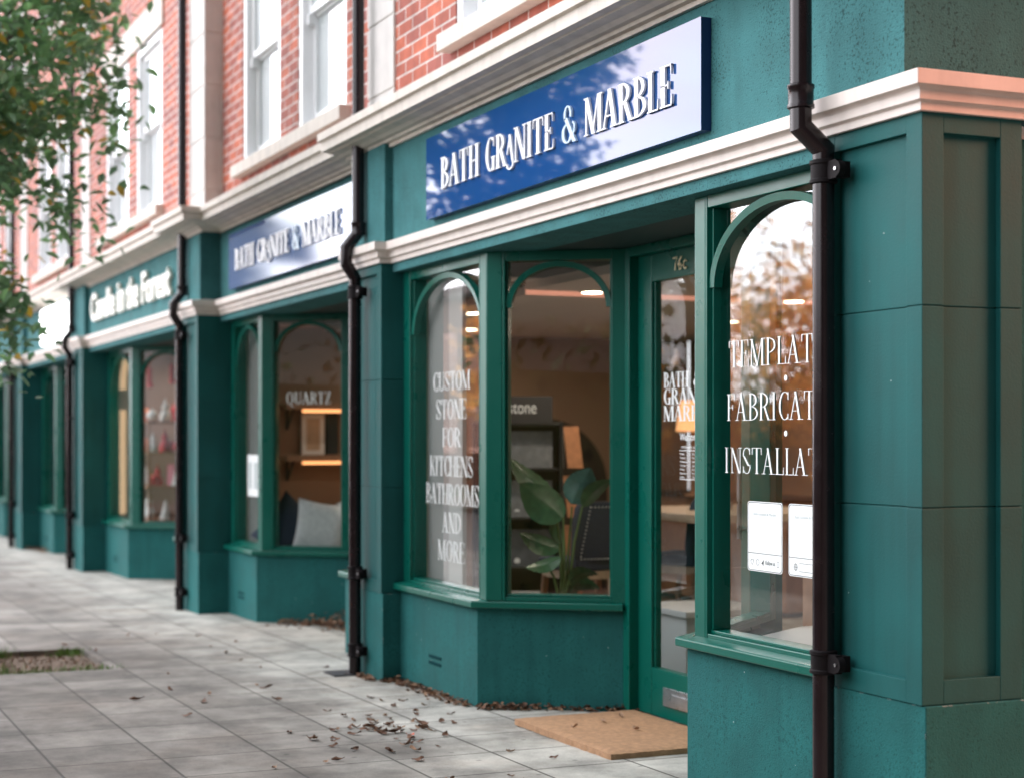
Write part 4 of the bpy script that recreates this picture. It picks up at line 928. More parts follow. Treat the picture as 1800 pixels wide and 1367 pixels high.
for (cx, cy, sx, sy, nn, hh) in ((-10.56, 1.82, .03, .10, 170, .06), (-11.60, 1.86, .06, .06, 120, .055), (-10.60, 1.50, .04, .12, 160, .05), (-10.75, 1.2, .10, .12, 220, .07), (-11.64, 1.35, .04, .1, 120, .08)):
    for _ in range(nn):
        x, y = cx + rp.gauss(0, sx), cy + rp.gauss(0, sy); z = gz(x) - .03; h_ = hh*rp.uniform(.4, 1.2); a = rp.uniform(0, 6.28); l_ = rp.uniform(0, .6)*h_
        ca, sa = math.cos(a), math.sin(a); wv = .0035
        mb.add([(x - sa*wv, y + ca*wv, z), (x + sa*wv, y - ca*wv, z), (x + ca*l_*.4 + sa*wv*.7, y + sa*l_*.4 - ca*wv*.7, z + h_*.6), (x + ca*l_*.4 - sa*wv*.7, y + sa*l_*.4 + ca*wv*.7, z + h_*.6), (x + ca*l_, y + sa*l_, z + h_)], [(0, 1, 2, 3), (3, 2, 4)])
tag(mb.build('grass', 'grass_blade'), 'green grass tufts round the rim of the tree pit', 'grass', kind='stuff')

# ------------------------------------------------------------------ trees
def tree(name, label, loc, h0, crown, n_cl, per, leafs, leaf_size, mats, weights, seed, trunk_r=.09, group=None, gap=.33, lean=(0, 0), low=()):
    r = random.Random(seed); t = thing(name, label, 'tree', loc, group); bx, by, bz = loc; (cz, rx, ry, rz) = crown
    tr = MB(); pts = [(bx, by, bz - .1)]; x, y = bx, by
    for k in range(1, 8):
        z = bz + (cz + rz*.6)*k/7; x += r.uniform(-.05, .05) + lean[0]/7; y += r.uniform(-.05, .05) + lean[1]/7; pts.append((x, y, z))
    tr.tube(pts, trunk_r, 10, rs=[trunk_r*(1.25 - k*.14) for k in range(8)])
    cl_ = []
    tries = 0
    while len(cl_) < n_cl and tries < 20000:
        tries += 1
        v = Vector((r.uniform(-1, 1), r.uniform(-1, 1), r.uniform(-1, 1)))
        if v.length > 1 or v.length < .25: continue
        p = Vector((bx + lean[0] + v.x*rx, by + lean[1] + v.y*ry, bz + cz + v.z*rz))
        if noise.noise(p*1.1 + Vector((seed, 0, 0))) < -.12 + gap*(v.length - .6): continue
        if low and p.z < 2.6 and p.y > 1.5: continue      # the low skirt stays on the road side
        cl_.append(p)
    for (a_, b_, c_, k_) in low:
        for _ in range(k_): cl_.append(Vector((a_ + r.gauss(0, .10), b_ + r.gauss(0, .10), c_ + r.gauss(0, .13))))
    for p in cl_[::max(1, n_cl//24)]:
        b0 = Vector((bx + lean[0]*.7, by + lean[1]*.7, max(bz + h0, p.z - r.uniform(.5, 1.1)*min(1, rz)))); m = (b0 + p)/2 + Vector((0, 0, .12))
        tr.tube([b0, m, p], .02, 5, rs=[trunk_r*.20, trunk_r*.11, trunk_r*.04], caps=False)
    tr.build('trunk', 'bark', t, smooth=True)
    cr = MB(); mi = []
    for p in cl_:
        mz = r.choices(range(len(mats)), weights)[0]
        for _ in range(per):
            q = p + Vector((r.gauss(0, 1), r.gauss(0, 1), r.gauss(0, .8)))*leafs
            M = Matrix.Rotation(r.uniform(0, 6.28), 3, 'Z') @ Matrix.Rotation(r.uniform(-1.1, .5), 3, 'X') @ Matrix.Rotation(r.uniform(-.7, .7), 3, 'Y')
            s_ = leaf_size*r.uniform(.65, 1.25); f = r.uniform(.05, .3)
            vs = [q + M @ Vector(v)*s_ for v in ((0, -.55, 0), (.33, -.12, f*.5), (.24, .28, f*.4), (0, .62, -.1), (-.24, .28, f*.4), (-.33, -.12, f*.5))]
            cr.add(vs, [(0, 1, 2, 3), (0, 3, 4, 5)]); k = mz if r.random() < .8 else r.randrange(len(mats)); mi += [k, k]
    o = cr.build('crown', mats, t)
    for i, p in enumerate(o.data.polygons): p.material_index = mi[i]
    return t
tree('street_tree', 'green leafy street tree hanging into the upper left corner', (-11.6, 1.15, gz(-11.6) - .04), 1.9, (3.98, 1.05, 1.02, 1.92), 350, 25, .105, .085, ['tree_leaf', 'tree_leaf_dark', 'tree_leaf_gold'], [6, 4, .06], 3, lean=(-.60, .17), low=((-11.9, 1.52, 2.10, 4), (-12.2, 1.55, 1.90, 3), (-11.8, 1.45, 2.35, 5), (-12.3, 1.85, 3.3, 4), (-12.2, 1.98, 2.85, 3)))

# things across the road, seen only in the glass, and unseen blockers of sky light
for k, (x, y, s_) in enumerate(((-24.5, -10.2, 1.0), (-29.5, -10.8, 1.15), (-36, -10.0, 1.0), (-19.0, -11.0, .9))):
    tree('roadside_tree', ('orange autumn tree mirrored in the nearest right window', 'second autumn tree mirrored farther along the road', 'bronze autumn tree mirrored at the far end of the road', 'small autumn tree standing across the road nearest the corner')[k], (x, y, gz(x)), 1.0, (3.15*s_, 2.3*s_, 2.3*s_, 2.3*s_), 165, 20, .23, .15, ['autumn_leaf', 'autumn_dark', 'autumn_gold'], [3, 3, 5], 20 + k, trunk_r=.10)
def hedge(label, x0, x1, y, h, seed, m='hedge_leaf', n=3200):
    r = random.Random(seed); mb = MB()
    mb.box((x0, y - .35, gz(x0) - .1), (x1, y + .35, gz(x0) + h*.8))
    for _ in range(n):
        p = Vector((r.uniform(x0, x1), y + r.uniform(-.5, .5), gz(x0) + r.uniform(0, h))); M = Matrix.Rotation(r.uniform(0, 6.28), 3, 'Z') @ Matrix.Rotation(r.uniform(-1, 1), 3, 'X'); s_ = r.uniform(.05, .12)*(1.6 if n > 4000 else 1)
        mb.add([p + M @ Vector(v)*s_ for v in ((0, -1, 0), (.5, 0, .1), (0, 1, 0), (-.5, 0, .1))], [(0, 1, 2, 3)])
    tag(mb.build('hedge', m), label, 'hedge')
hedge('russet hedge across the road mirrored in the window glass', -44, -14, -12.8, 3.1, 4, 'autumn_dark', 5200)
hedge('added unseen hedge behind the camera, shading the lower walls by the corner', -11.3, 1.5, -1.15, 2.5, 9)  # added out of view to keep low sky light off the lower walls
def house(label, x0, x1, y, h, m, seed, panes=True):
    b = thing('far_house', label, 'house', (x0, y, 0)); g0 = -.4
    dp = 3 if panes else 26
    MB().box((x0, y - dp, g0), (x1, y, h)).build('wall', m, b)
    n = int((x1 - x0)//2.4)
    for i in range(n if panes else 0):
        for z in (.9, 3.6):
            if z + 1.5 > h: continue
            xa = x0 + (i + .5)*(x1 - x0)/n - .55
            f = MB().box((xa, y + .002, z), (xa + .08, y + .06, z + 1.5)).box((xa + 1.02, y + .002, z), (xa + 1.1, y + .06, z + 1.5)).box((xa + .08, y + .002, z), (xa + 1.02, y + .058, z + .08)).box((xa + .08, y + .002, z + 1.42), (xa + 1.02, y + .058, z + 1.5)).box((xa + .51, y + .002, z + .08), (xa + .59, y + .057, z + 1.42)).build('window', 'white_frame', b)
            MB().box((xa + .08, y + .012, z + .08), (xa + 1.02, y + .02, z + 1.42)).build('pane', 'box_dark', f)
    mb = MB(); mb.add([(x0 - .3, y + .3, h), (x1 + .3, y + .3, h), (x1 + .3, y - dp/2, h + (.8 if panes else 2.2)), (x0 - .3, y - dp/2, h + (.8 if panes else 2.2)), (x1 + .3, y - dp - .3, h), (x0 - .3, y - dp - .3, h)], [(0, 1, 2, 3), (3, 2, 4, 5), (0, 3, 5), (1, 4, 2)]); mb.build('roof', 'dark_arch', b)
house('brown brick house across the road mirrored in the left pane', -64, -49, -16, 6.4, 'brown_brick', 1)
house('added unseen brick house across the side street, blocking sky light', 4.5, 17, 15, 9.5, 'brown_brick', 2, False)  # added blocker that darkens the faces turned to the side street

# ------------------------------------------------------------------ inside the double shop
def downlight(label, x, y, zc=2.30, power=7):
    d = thing('downlight', label, 'ceiling light', (x, y, zc), 'recessed ceiling lights')
    MB().lathe((x, y, zc), [(.078, -.006), (.085, -.004), (.085, -.0005)], 24).build('trim_ring', 'white_frame', d)
    MB().lathe((x, y, zc), [(.062, -.0085), (.064, -.0065)], 24).build('lens', 'lamp_glow', d)
    ld = bpy.data.lights.new('downlight_lamp', 'AREA'); ld.shape = 'DISK'; ld.size = .12; ld.energy = power; ld.color = (1, .84, .68)
    lo = bpy.data.objects.new('downlight_lamp', ld); col.objects.link(lo); lo.location = (0, 0, -.02); lo.parent = d
for (x, y, lab) in ((-9.5, 4.71, 'lit round downlight seen through the arched splayed pane of the nearest shop'), (-11.45, 4.73, 'lit downlight seen through the left pane of the nearest shop'), (-9.6, 6.25, 'lit downlight seen through the right pane of the nearest shop'), (-7.55, 6.2, 'lit downlight inside above the nearest shop door'), (-13.2, 5.4, 'lit downlight by the far wall of the double shop'), (-11.5, 6.9, 'lit downlight deep inside between the two shops'), (-5.7, 5.6, 'lit downlight inside the corner of the nearest shop'), (-7.55, 4.72, 'lit downlight just inside the nearest shop door'), (-18.7, 4.35, 'added downlight brightening the ornament stand of the third shop')):  # the last lamp is added to brighten the ornaments
    downlight(lab, x, y)

# display tower of stone samples
tw = thing('display_stand', 'black slanted display stand of stone samples behind the splayed pane', 'display stand', (-10.2, 4.55, .02))
ax = Vector((.40, .916)).normalized(); ux = Vector((.916, -.40))   # faces the window
def TW(u, n, z): p = Vector((-10.15, 4.63)) + ax*u + ux*n; return (p.x, p.y, z)
st = MB(); st.lbox(TW, -.42, -.395, -.25, .10, .02, 1.50); st.lbox(TW, .145, .17, -.25, .10, .02, 1.50); st.lbox(TW, -.395, .145, -.25, -.22, .02, 1.50)
for z in (.24, .56, .88, 1.20, 1.49): st.lbox(TW, -.395, .145, -.219, .13, z - .016, z)
st.build('rack', 'black_rack', tw, bevel=.003)
def slab(label, u0, u1, z0, z1, m, n=.09, lean=.05, name='stone_sample', grp='stone samples on the black stand', tone=None):
    mb = MB()
    vs = []
    for (nn, zz) in ((n, z0), (n - lean, z1)):
        for (uu, dn) in ((u0, 0), (u1, 0), (u1, -.02), (u0, -.02)): vs.append(TW(uu, nn + dn, zz))
    mb.add(vs, [(0, 1, 5, 4), (1, 2, 6, 5), (2, 3, 7, 6), (3, 0, 4, 7), (4, 5, 6, 7), (0, 3, 2, 1)])
    o = mb.build(name, m); tag(o, label, 'stone sample', grp); return o
slab('grey veined sample slab on the top shelf of the black stand', -.30, .10, 1.202, 1.44, 'grey_slab')
slab('grey sample slab with a round white sticker on the upper middle shelf', -.22, .10, .882, 1.12, 'grey_slab')
slab('dark slate sample slab on the lower middle shelf of the stand', -.22, .10, .562, .80, 'dark_slab')
slab('narrow pale sample slab at the left of the lower middle shelf', -.38, -.24, .562, .79, 'grey_slab')
for z in (.915, .60):
    dsk = MB(); dsk.add([TW(-.13 + .020*math.cos(t*.5236), .0935 - (.05*(z - .86 if z > .8 else z - .56)/.24), z + .020*math.sin(t*.5236)) for t in range(12)], [tuple(range(12))])
    tag(dsk.build('round_sticker', 'white_vinyl'), 'round white sticker on the %s slab of the black stand' % ('upper grey' if z > .8 else 'lower slate'), 'sticker')
for k, (z0, lab) in enumerate(((1.20, 'orange brown sample board leaning at the top right of the stand'), (.88, 'orange brown board leaning on the second shelf'), (.56, 'orange brown board beside the plant stem'), (.04, 'lowest orange brown board by the stand foot'))):
    mb = MB(); vs = []
    for (u, nn, zz) in ((.20, .10, z0), (.17, .06, z0 + .27)):
        for (du, dn) in ((0, 0), (.10, -.03), (.095, -.05), (-.005, -.02)): vs.append(TW(u + du, nn + dn, zz))
    mb.add(vs, [(0, 1, 5, 4), (1, 2, 6, 5), (2, 3, 7, 6), (3, 0, 4, 7), (4, 5, 6, 7), (0, 3, 2, 1)])
    o = mb.build('sample_board', 'orange_wood'); tag(o, lab, 'sample board', 'orange boards on the black stand')
    MB().lbox(TW, .155 if k % 2 == 0 else .16, .172, .02, .07, z0, z0 + .25).build('white_edge', 'inner_white', o)
bx = thing('sample_box', 'dark box printed rstone standing on top of the black display stand', 'box', TW(0, 0, 1.49))
MB().lbox(TW, -.40, .10, -.12, .08, 1.4905, 1.665).build('carton', 'box_dark', bx, bevel=.003)
font_text('Silverstone' if False else 'rstone', TW, -.215, -.005, 1.555, .0815, 'white_vinyl', bx, 'printed_lines', .062)
tag(MB().lbox(TW, -.24, .02, .02, .12, .26, .40).build('brochure_box', 'inner_white'), 'small white brochure box low on the black display stand', 'box')

def display_board(label, x0, x1, y, z0, z1, m):
    tag(MB().box((x0, y, z0), (x1, y + .02, z1)).build('display_board', m), label, 'display board')
mat('board_grey', (.36, .345, .33), .8, var=.03); mat('board_white', (.54, .53, .51), .8, var=.03)
display_board('tall pale grey board behind the left pane of the nearest shop', -9.155, -8.83, 3.492, .60, 2.290, 'board_grey')
display_board('narrow white board next to the grey one behind the left pane', -8.828, -8.63, 3.489, .60, 2.290, 'board_white')
display_board('grey board closing the left pane of the second shop', -13.67, -13.05, 3.64, .56, 2.290, 'board_grey')

# plant
pp = Vector((-8.48, 4.02, .03)); camr = Vector((.4016, .9158, 0)); camf = Vector((-.9158, .4016, 0))
plant = thing('potted_plant', 'broad leaved green plant in a pot behind the splayed shop window', 'plant', tuple(pp))
MB().lathe(tuple(pp), [(.12, 0), (.15, .28), (.16, .29), (.16, .31), (.14, .31), (.135, .27)], 24).build('pot', 'pot_grey', plant, smooth=True)
def px2(x, y, d=0):     # metres to the right of / above the stem foot, measured on the photograph at this depth
    return pp + camr*((x - 1000)*.00314) + Vector((0, 0, 1.37 - (y - 768)*.00314)) + camf*d
def big_leaf(base, tip, wd, m, fold=.25, droop=.04, side=0.0, roll=0.0):
    b_, t_ = Vector(base), Vector(tip); d = (t_ - b_); Lq = d.length; d.normalize()
    s_ = d.cross(camf).normalized(); up = s_.cross(d); s_ = (Matrix.Rotation(roll, 3, d) @ s_); up = s_.cross(d)
    n, mcols = 14, 6; vs = []; fs = []
    for i in range(n + 1):
        t = i/n; ww = wd*(math.sin(math.pi*t**.75)**.8)*(1 - .15*t) + .002; c = b_ + d*Lq*t + up*(droop*math.sin(math.pi*t)) + Vector((0, 0, -droop*t*t))
        for j in range(-mcols, mcols + 1):
            a = j/mcols; vs.append(c + s_*ww*a + up*(fold*ww*abs(a)*(1 - .4*abs(a)) + .004*math.sin(38*t + 3*abs(a))*abs(a)))
    k = 2*mcols + 1
    for i in range(n):
        for j in range(k - 1): a = i*k + j; fs.append((a, a+1, a+k+1, a+k))
    MB().add(vs, fs).build('leaf', m, plant, smooth=True)
def stalk(*ps, r=.008):
    MB().tube([Vector(p) for p in ps], r, 8, rs=[r*1.3 - i*r*.8/len(ps) for i in range(len(ps))]).build('stem', 'plant_stem', plant, smooth=True)
foot = pp + Vector((0, 0, .25))
for (pts, base, tip, wd, m, fold, roll, dd) in (
    ([(1003, 1060), (1004, 960), (1002, 908)], (1003, 912), (926, 838), .112, 'leaf_green', .22, .35, .0),
    ([(1000, 1060), (1000, 980), (985, 868)], (988, 872), (908, 795), .085, 'leaf_green', .35, .8, .10),
    ([(1006, 1060), (1012, 960), (1018, 890)], (1016, 885), (1050, 812), .095, 'leaf_blue_green', .2, -.2, .05),
    ([(1008, 1060), (1022, 950), (1036, 888)], (1036, 890), (1090, 832), .055, 'leaf_green', .3, .5, .02),
    ([(999, 1060), (998, 990), (996, 962)], (998, 965), (926, 926), .070, 'leaf_green', .4, .7, .06),
    ([(997, 1060), (985, 1010), (972, 990)], (998, 978), (935, 984), .055, 'leaf_green', .3, .9, -.04),
    ([(1004, 1060), (1003, 960), (1000, 930)], (1003, 955), (992, 890), .060, 'leaf_green', .3, 1.0, .08),
    ([(1003, 1060), (1008, 1030), (1012, 1018)], (1010, 1020), (1062, 996), .050, 'leaf_green', .3, .6, -.03),
    ([(1003, 1060), (1010, 1035), (1016, 1026)], (1012, 1030), (1066, 1022), .045, 'leaf_green', .3, .3, .03),
    ([(1003, 1060), (1016, 1045)], (1008, 1060), (1030, 1010), .035, 'leaf_green', .3, .2, -.02)):
    stalk(foot + camf*dd*.3, *[px2(x, y, dd*(i + 1)/len(pts)) for i, (x, y) in enumerate(pts)])
    big_leaf(px2(*base, dd), px2(*tip, dd - .05), wd, m, fold, .03, roll=roll)

# bar-height chair with studded back
def studded_chair(label, x, y, rot, grp='navy studded chairs'):
    ch = thing('studded_chair', label, 'chair', (x, y, .02), grp); c, s_ = math.cos(rot), math.sin(rot)
    def T(a, b_, z): return (x + a*c - b_*s_, y + a*s_ + b_*c, z)
    # back: curved shell
    vs = []; fs = []; n = 10
    rows = ((.66, .215, 0), (.72, .225, -.012), (.88, .23, -.035), (.98, .22, -.05), (1.015, .19, -.055))
    for (z, hw, lean) in rows:
        for i in range(n + 1): a = -1 + 2*i/n; vs.append(T(hw*a, -.02 + lean + .05*a*a, z))
    for (z, hw, lean) in rows:
        for i in range(n + 1): a = -1 + 2*i/n; vs.append(T(hw*a*.97, .035 + lean + .05*a*a, z))
    m = (n + 1)*len(rows)
    for j in range(len(rows) - 1):
        for i in range(n):
            a = j*(n+1) + i; fs.append((a, a+1, a+n+2, a+n+1)); fs.append((a+m, a+n+1+m, a+n+2+m, a+1+m))
    e = [j*(n+1) for j in range(len(rows))]; e2 = [j*(n+1) + n for j in range(len(rows))]
    for q in (e, e2):
        for a, b_ in zip(q, q[1:]): fs.append((a, b_, b_+m, a+m))
    for i in range(n): fs.append((i, i+1, i+1+m, i+m)); a = (len(rows)-1)*(n+1) + i; fs.append((a, a+1, a+1+m, a+m))
    bk = MB().add(vs, fs).build('backrest', 'navy_fabric', ch, smooth=True)
    sd_ = MB()
    def stud(a, z):
        lean = -.012 - .25*max(0, z - .72)*.55; hw = .21; q = T(hw*a, -.026 + lean + .05*a*a, z)
        sd_.lathe((q[0], q[1], q[2] - .004), [(.0015, 0), (.0055, .002), (.0055, .006), (.0015, .008)], 8)
    for i in range(19): stud(-.9 + 1.8*i/18, .675)
    for i in range(14): stud(-.72 + 1.44*i/13, .985)
    for i in range(14): stud(-.9 + .16*(i/13), .69 + .295*i/13); stud(.9 - .16*(i/13), .69 + .295*i/13)
    sd_.build('studs', 'white_letter', bk)
    MB().prism([T(a, b_, 0)[:2] for a, b_ in ((-.22, 0), (.22, 0), (.23, .40), (-.23, .40))], .60, .67).build('seat', 'navy_fabric', ch, bevel=.015)
    MB().prism([T(a, b_, 0)[:2] for a, b_ in ((-.20, .01), (.20, .01), (.21, .38), (-.21, .38))], .55, .598).build('seat_rail', 'pale_wood', ch)
    for (a, b_) in ((-.19, .02), (.19, .02), (-.20, .36), (.20, .36)):
        MB().tube([T(a, b_, .56), T(a*1.12, b_ - .03 if b_ < .1 else b_ + .03, .02)], .02, 8, rs=[.024, .015]).build('leg', 'brown_wood', ch)
studded_chair('navy studded bar chair right of the plant behind the splayed pane', -9.16, 4.64, R(100))
studded_chair('navy studded bar chair seen through the door glass beneath the pale worktop', -9.3, 5.45, R(120))

# high table, low cabinet, window platform, white chair
tb = thing('high_table', 'pale wooden high table seen through the door glass', 'table', (-9.0, 5.4, .02))
MB().box((-9.9, 4.95, .90), (-8.55, 6.1, .95)).build('table_top', 'pale_wood', tb, bevel=.004)
for (x, y) in ((-9.85, 5.0), (-8.68, 5.0), (-9.85, 6.0), (-8.68, 6.0)): MB().box((x, y, .02), (x + .07, y + .07, .899)).build('leg', 'pale_wood', tb)
cb = thing('low_cabinet', 'low white cabinet just inside the nearest shop door', 'cabinet', (-8.2, 4.55, .02))
MB().box((-8.45, 4.50, .02), (-7.95, 5.0, .44)).build('body', 'white_table', cb, bevel=.004); MB().box((-8.48, 4.47, .441), (-7.90, 5.03, .475)).build('top', 'white_table', cb, bevel=.004)
pf = thing('window_platform', 'white display platform with a wooden back inside the right window', 'platform', (-5.4, 3.9, .02))
MB().prism([(-5.86, 3.50), (-4.86, 3.50), (-4.86, 4.40), (-6.30, 4.40), (-6.28, 4.08)], .02, .565).build('body', 'brown_wood', pf)
MB().prism([(-5.85, 3.51), (-4.87, 3.51), (-4.87, 4.39), (-6.24, 4.39), (-6.24, 4.10)], .566, .585).build('platform_top', 'white_table', pf)
MB().box((-6.7, 4.41, .02), (-4.86, 4.45, .80)).build('back_board', 'brown_wood', pf)
MB().prism([(-5.35, 3.72), (-5.00, 3.60), (-4.95, 3.75), (-5.30, 3.90)], .586, .60).build('tray', 'brown_wood', pf)
sh_ = thing('table_lamp', 'glowing shaded lamp deep inside seen through the door glass', 'lamp', (-12.6, 7.2, .95))
MB().lathe((-12.6, 7.2, 1.45), [(.15, 0), (.11, .26)], 20).build('lamp_shade', 'shade_glow', sh_); MB().lathe((-12.6, 7.2, .9), [(.08, 0), (.08, .02), (.02, .04), (.02, .55)], 16).build('base', 'brown_wood', sh_)
sb = thing('sideboard', 'dark sideboard against the back wall of the double shop', 'sideboard', (-12.9, 7.5, .02))
MB().box((-13.9, 7.35, .02), (-11.4, 7.95, .88)).build('body', 'brown_wood', sb); MB().box((-13.92, 7.3, .881), (-11.38, 7.97, .91)).build('top', 'dark_arch', sb)
# second shop: window seat, cushions, lit shelves, plant leaf, pictures
ws = thing('bench', 'pale window seat behind the splayed pane of the second shop', 'bench', (-12.7, 4.2, 0))
MB().prism([(-13.5, 3.68), (-13.02, 3.68), (-12.58, 4.26), (-12.58, 4.8), (-13.5, 4.8)], -.03, .40).build('body', 'pale_wood', ws)
def cushion(label, cx, cy, cz, w_, h_, yaw, tilt, m, roll=0):
    n = 12; vs = []; fs = []
    for sgn in (1, -1):
        for j in range(n + 1):
            for i in range(n + 1):
                a, b_ = -1 + 2*i/n, -1 + 2*j/n; th = .085*(1 - a**4)*(1 - b_**4)*sgn
                pin = 1 - .10*(1 - b_*b_)*abs(a)**3; pin2 = 1 - .10*(1 - a*a)*abs(b_)**3
                vs.append(Vector((a*w_/2*pin, th, b_*h_/2*pin2)))
    m_ = (n+1)**2
    for k in (0, m_):
        for j in range(n):
            for i in range(n): q = k + j*(n+1) + i; fs.append((q, q+1, q+n+2, q+n+1))
    M = Matrix.Rotation(yaw, 3, 'Z') @ Matrix.Rotation(tilt, 3, 'X') @ Matrix.Rotation(roll, 3, 'Y')
    o = MB().add([M @ v + Vector((cx, cy, cz)) for v in vs], fs).build('cushion', m, smooth=True); tag(o, label, 'cushion')
cushion('navy blue cushion standing on its corner in the second shop window', -13.12, 3.83, .66, .46, .46, R(62), R(-6), 'navy_fabric', R(38))
cushion('pale grey woven cushion in the second shop window beside the navy one', -12.84, 4.02, .66, .48, .48, R(64), R(-10), 'white_fabric', R(8))
cushion('second pale cushion leaning behind the first in the second shop window', -12.95, 4.22, .68, .46, .46, R(50), R(-14), 'white_fabric', R(-30))
for k, (z, lab) in enumerate(((1.635, 'upper wooden wall shelf with a glowing light strip in the second shop'), (1.20, 'lower wooden wall shelf with a light strip in the second shop'))):
    s_ = thing('wall_shelf', lab, 'shelf', (-14.0, 4.9, z))
    MB().box((-14.098, 4.00, z), (-13.80, 6.0, z + .05)).build('board', 'brown_wood', s_); MB().box((-13.82, 4.14, z - .026), (-13.793, 5.6, z - .002)).build('light_strip', 'strip_glow', s_)
    MB().tube([(-14.09, 4.09, z - .16), (-13.90, 4.09, z - .001)], .010, 8).box((-14.097, 4.08, z - .17), (-14.085, 4.10, z)).build('bracket', 'black_rack', s_)
pc = thing('framed_picture', 'white framed picture standing on the lower shelf of the second shop', 'picture', (-14.0, 5.1, 1.25))
MB().box((-14.06, 4.20, 1.252), (-14.03, 4.40, 1.60)).build('frame', 'white_frame', pc); MB().box((-14.0295, 4.24, 1.29), (-14.0285, 4.36, 1.56)).build('picture', 'pale_wood', pc)
pc = thing('framed_picture', 'black slab sample standing at the end of the lower shelf in the second shop', 'picture', (-14.0, 5.5, 1.25))
MB().box((-14.06, 4.42, 1.252), (-14.02, 4.52, 1.62)).build('frame', 'black_rack', pc)
p2 = thing('house_plant', 'green plant with broad leaves above the cushions in the second shop', 'plant', (-12.75, 4.75, .4))
MB().lathe((-12.75, 4.75, .401), [(.09, 0), (.12, .2), (.11, .2), (.10, .17)], 20).build('pot', 'pot_grey', p2, smooth=True)
plant_keep = plant
def leaf_for(par, base, tip, wd):
    global plant
    keep = plant; plant = par; big_leaf(base, tip, wd, 'leaf_green', .25, .04, roll=.6)
    stalk((-12.75, 4.75, .55), base, r=.006); plant = keep
leaf_for(p2, (-12.72, 4.80, .92), (-12.90, 4.42, .96), .06); leaf_for(p2, (-12.65, 4.95, 1.0), (-12.6, 5.2, 1.12), .06); leaf_for(p2, (-12.8, 4.9, .95), (-12.7, 4.86, 1.25), .05)

# third shop: lit arch strip and seasonal ornaments on a stand
la = thing('light_strip', 'warm glowing strip light bent round the left pane of the third shop', 'light strip', (-18.9, 3.6, .5))
a = MB(); yl = 3.505 + .02 + .10; xl0 = -18.92
a.tube([(xl0, yl, .56), (xl0, yl, 1.70)], .034, 10); 
cx_, rr_ = -18.62, .30
a.tube([(cx_ - rr_*math.cos(t), yl, 1.92 + .33*math.sin(t)) for t in [i*1.25/8 for i in range(9)]], .034, 10)
a.build('tube', 'led_glow', la, smooth=True)
rk = thing('ornament_stand', 'tiered stand of seasonal ornaments in the third shop window', 'display stand', (-18.5, 4.0, 0))
s_ = MB()
for z in (.50, .86, 1.22, 1.55): s_.box((-18.95, 3.72, z), (-18.1, 4.42, z + .02))
for (x, y) in ((-18.93, 3.74), (-18.15, 3.74), (-18.93, 4.37), (-18.15, 4.37)): s_.box((x, y, -.06), (x + .025, y + .025, 1.56))
s_.build('rack', 'brown_wood', rk)
ro = random.Random(31)
def orn(kind, lab, x, y, z, m, s_):
    x -= 1.2; y = 3.80 + (y - 4.1)*.9
    mb = MB()
    if kind == 'cone': mb.lathe((x, y, z), [(s_*.55, 0), (s_*.5, s_*.1), (s_*.3, s_*.8), (s_*.12, s_*1.5), (.004, s_*1.75)], 16)
    elif kind == 'ball': mb.lathe((x, y, z), [(s_*math.sin(math.pi*k/10) + .001, s_*(1 - math.cos(math.pi*k/10))) for k in range(11)] + [(.012, 2*s_ + .002), (.012, 2*s_ + .015)], 18)
    elif kind == 'box': mb.box((x - s_, y - s_*.7, z), (x + s_, y + s_*.7, z + s_*1.5)).box((x - s_*.12, y - s_*.72, z + .001), (x + s_*.12, y + s_*.72, z + s_*1.53))
    elif kind == 'figure': mb.lathe((x, y, z), [(s_*.5, 0), (s_*.55, s_*.4), (s_*.35, s_*.9), (s_*.2, s_*1.0), (s_*.32, s_*1.25), (s_*.28, s_*1.5), (s_*.1, s_*1.7), (.004, s_*2.1)], 16)
    o = mb.build({'cone': 'cone_ornament', 'ball': 'bauble', 'box': 'gift_box', 'figure': 'figurine'}[kind], m, smooth=kind != 'box'); tag(o, lab, {'cone': 'ornament', 'ball': 'bauble', 'box': 'gift box', 'figure': 'figurine'}[kind])
Z1, Z2, Z3, Z4 = .521, .881, 1.241, 1.571
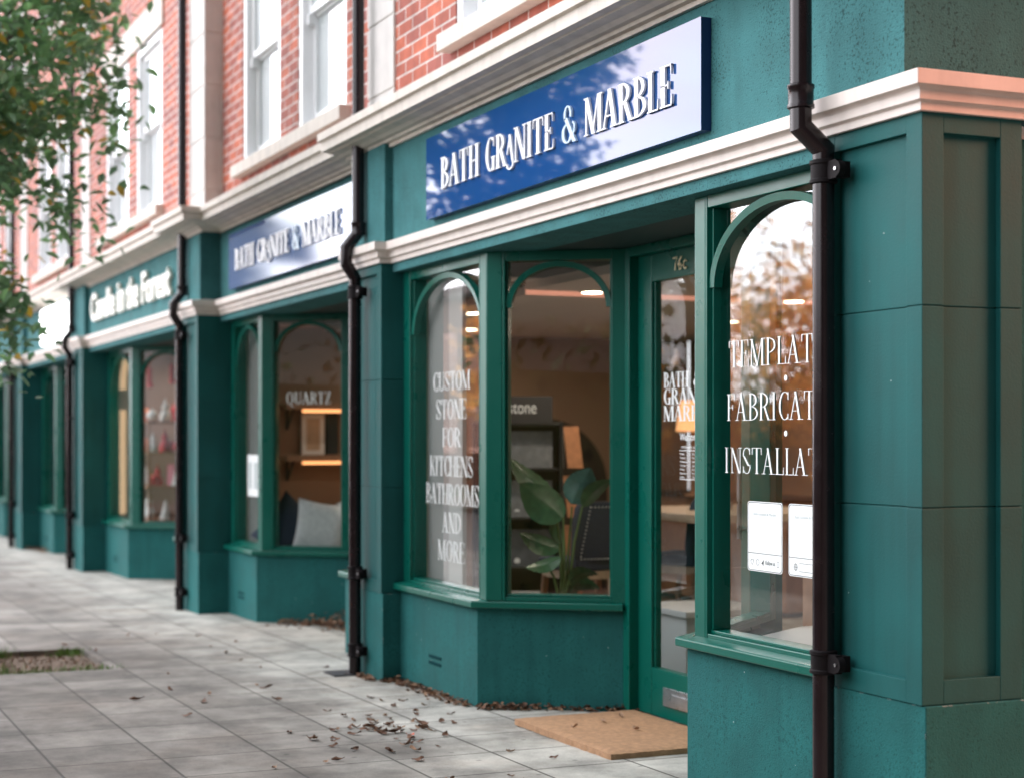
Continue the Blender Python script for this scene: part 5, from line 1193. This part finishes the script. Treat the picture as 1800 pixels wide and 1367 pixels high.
for a_ in (('cone', 'white cone ornament at the right end of the lowest tier', -17.0, 4.5, Z1, 'pale_ornament', .13), ('cone', 'white cone ornament in the middle of the lowest tier', -17.18, 4.3, Z1, 'pale_ornament', .12), ('figure', 'pale figurine at the front of the lowest tier', -17.42, 4.15, Z1, 'pale_ornament', .13), ('figure', 'orange brown figurine at the left of the lowest tier', -17.6, 4.12, Z1, 'orange_wood', .12),
           ('cone', 'large white cone ornament on the second tier', -17.02, 4.42, Z2, 'pale_ornament', .16), ('figure', 'small red figurine beside the large white cone', -17.25, 4.22, Z2, 'red_felt', .11), ('box', 'pink gift box on the second tier', -17.30, 4.50, Z2 + .0, 'pink_box', .15), ('figure', 'white figurine at the left of the second tier', -17.55, 4.15, Z2, 'pale_ornament', .10),
           ('figure', 'red figurine on the third tier', -17.22, 4.3, Z3, 'red_felt', .12), ('ball', 'orange bauble on the third tier', -17.52, 4.14, Z3, 'orange_ball', .07), ('figure', 'pale figurine at the right of the third tier', -17.0, 4.5, Z3, 'pale_ornament', .12), ('ball', 'red bauble at the back of the third tier', -17.4, 4.5, Z3, 'red_felt', .06),
           ('ball', 'orange red bauble on the top tier at the left', -17.55, 4.13, Z4, 'orange_ball', .075), ('figure', 'white figurine on the top tier', -17.2, 4.3, Z4, 'pale_ornament', .12), ('figure', 'grey figurine at the right of the top tier', -17.0, 4.5, Z4, 'white_fabric', .10), ('box', 'red parcel on the top tier', -17.38, 4.4, Z4, 'red_felt', .06),
           ('ball', 'pale bauble in the front corner of the lowest tier', -17.1, 4.1, Z1, 'pale_ornament', .055), ('cone', 'small white cone at the back of the lowest tier', -17.5, 4.55, Z1, 'pale_ornament', .09), ('box', 'pink parcel at the back of the lowest tier', -17.3, 4.6, Z1, 'pink_box', .08),
           ('ball', 'red bauble in the front corner of the second tier', -17.05, 4.12, Z2, 'red_felt', .06), ('figure', 'white figurine at the back of the second tier', -17.6, 4.5, Z2, 'pale_ornament', .11), ('cone', 'olive cone ornament at the left of the second tier', -17.66, 4.25, Z2, 'olive_glass', .09),
           ('figure', 'white figurine at the front of the third tier', -17.08, 4.12, Z3, 'pale_ornament', .10), ('box', 'pink gift box at the left of the third tier', -17.6, 4.42, Z3, 'pink_box', .08), ('cone', 'red cone ornament at the back of the third tier', -17.2, 4.62, Z3, 'red_felt', .10),
           ('ball', 'pale bauble at the front of the top tier', -17.1, 4.12, Z4, 'pale_ornament', .06), ('figure', 'red figurine at the back of the top tier', -17.62, 4.5, Z4, 'red_felt', .10)): orn(*a_)
for (x, y, z, lab) in ((-18.6, 3.85, 1.98, 'red felt stocking hung high in the third shop window'), (-18.4, 4.05, 2.02, 'long red ribbon hung beside the stocking')):
    o = MB().tube([(x, y, 2.3), (x, y, z + .16)], .004, 6).box((x - .035, y - .02, z), (x + .035, y + .02, z + .17)).box((x - .035, y - .021, z - .045), (x + .085, y + .021, z + .001)).build('hanging_ornament', 'red_felt'); tag(o, lab, 'ornament')
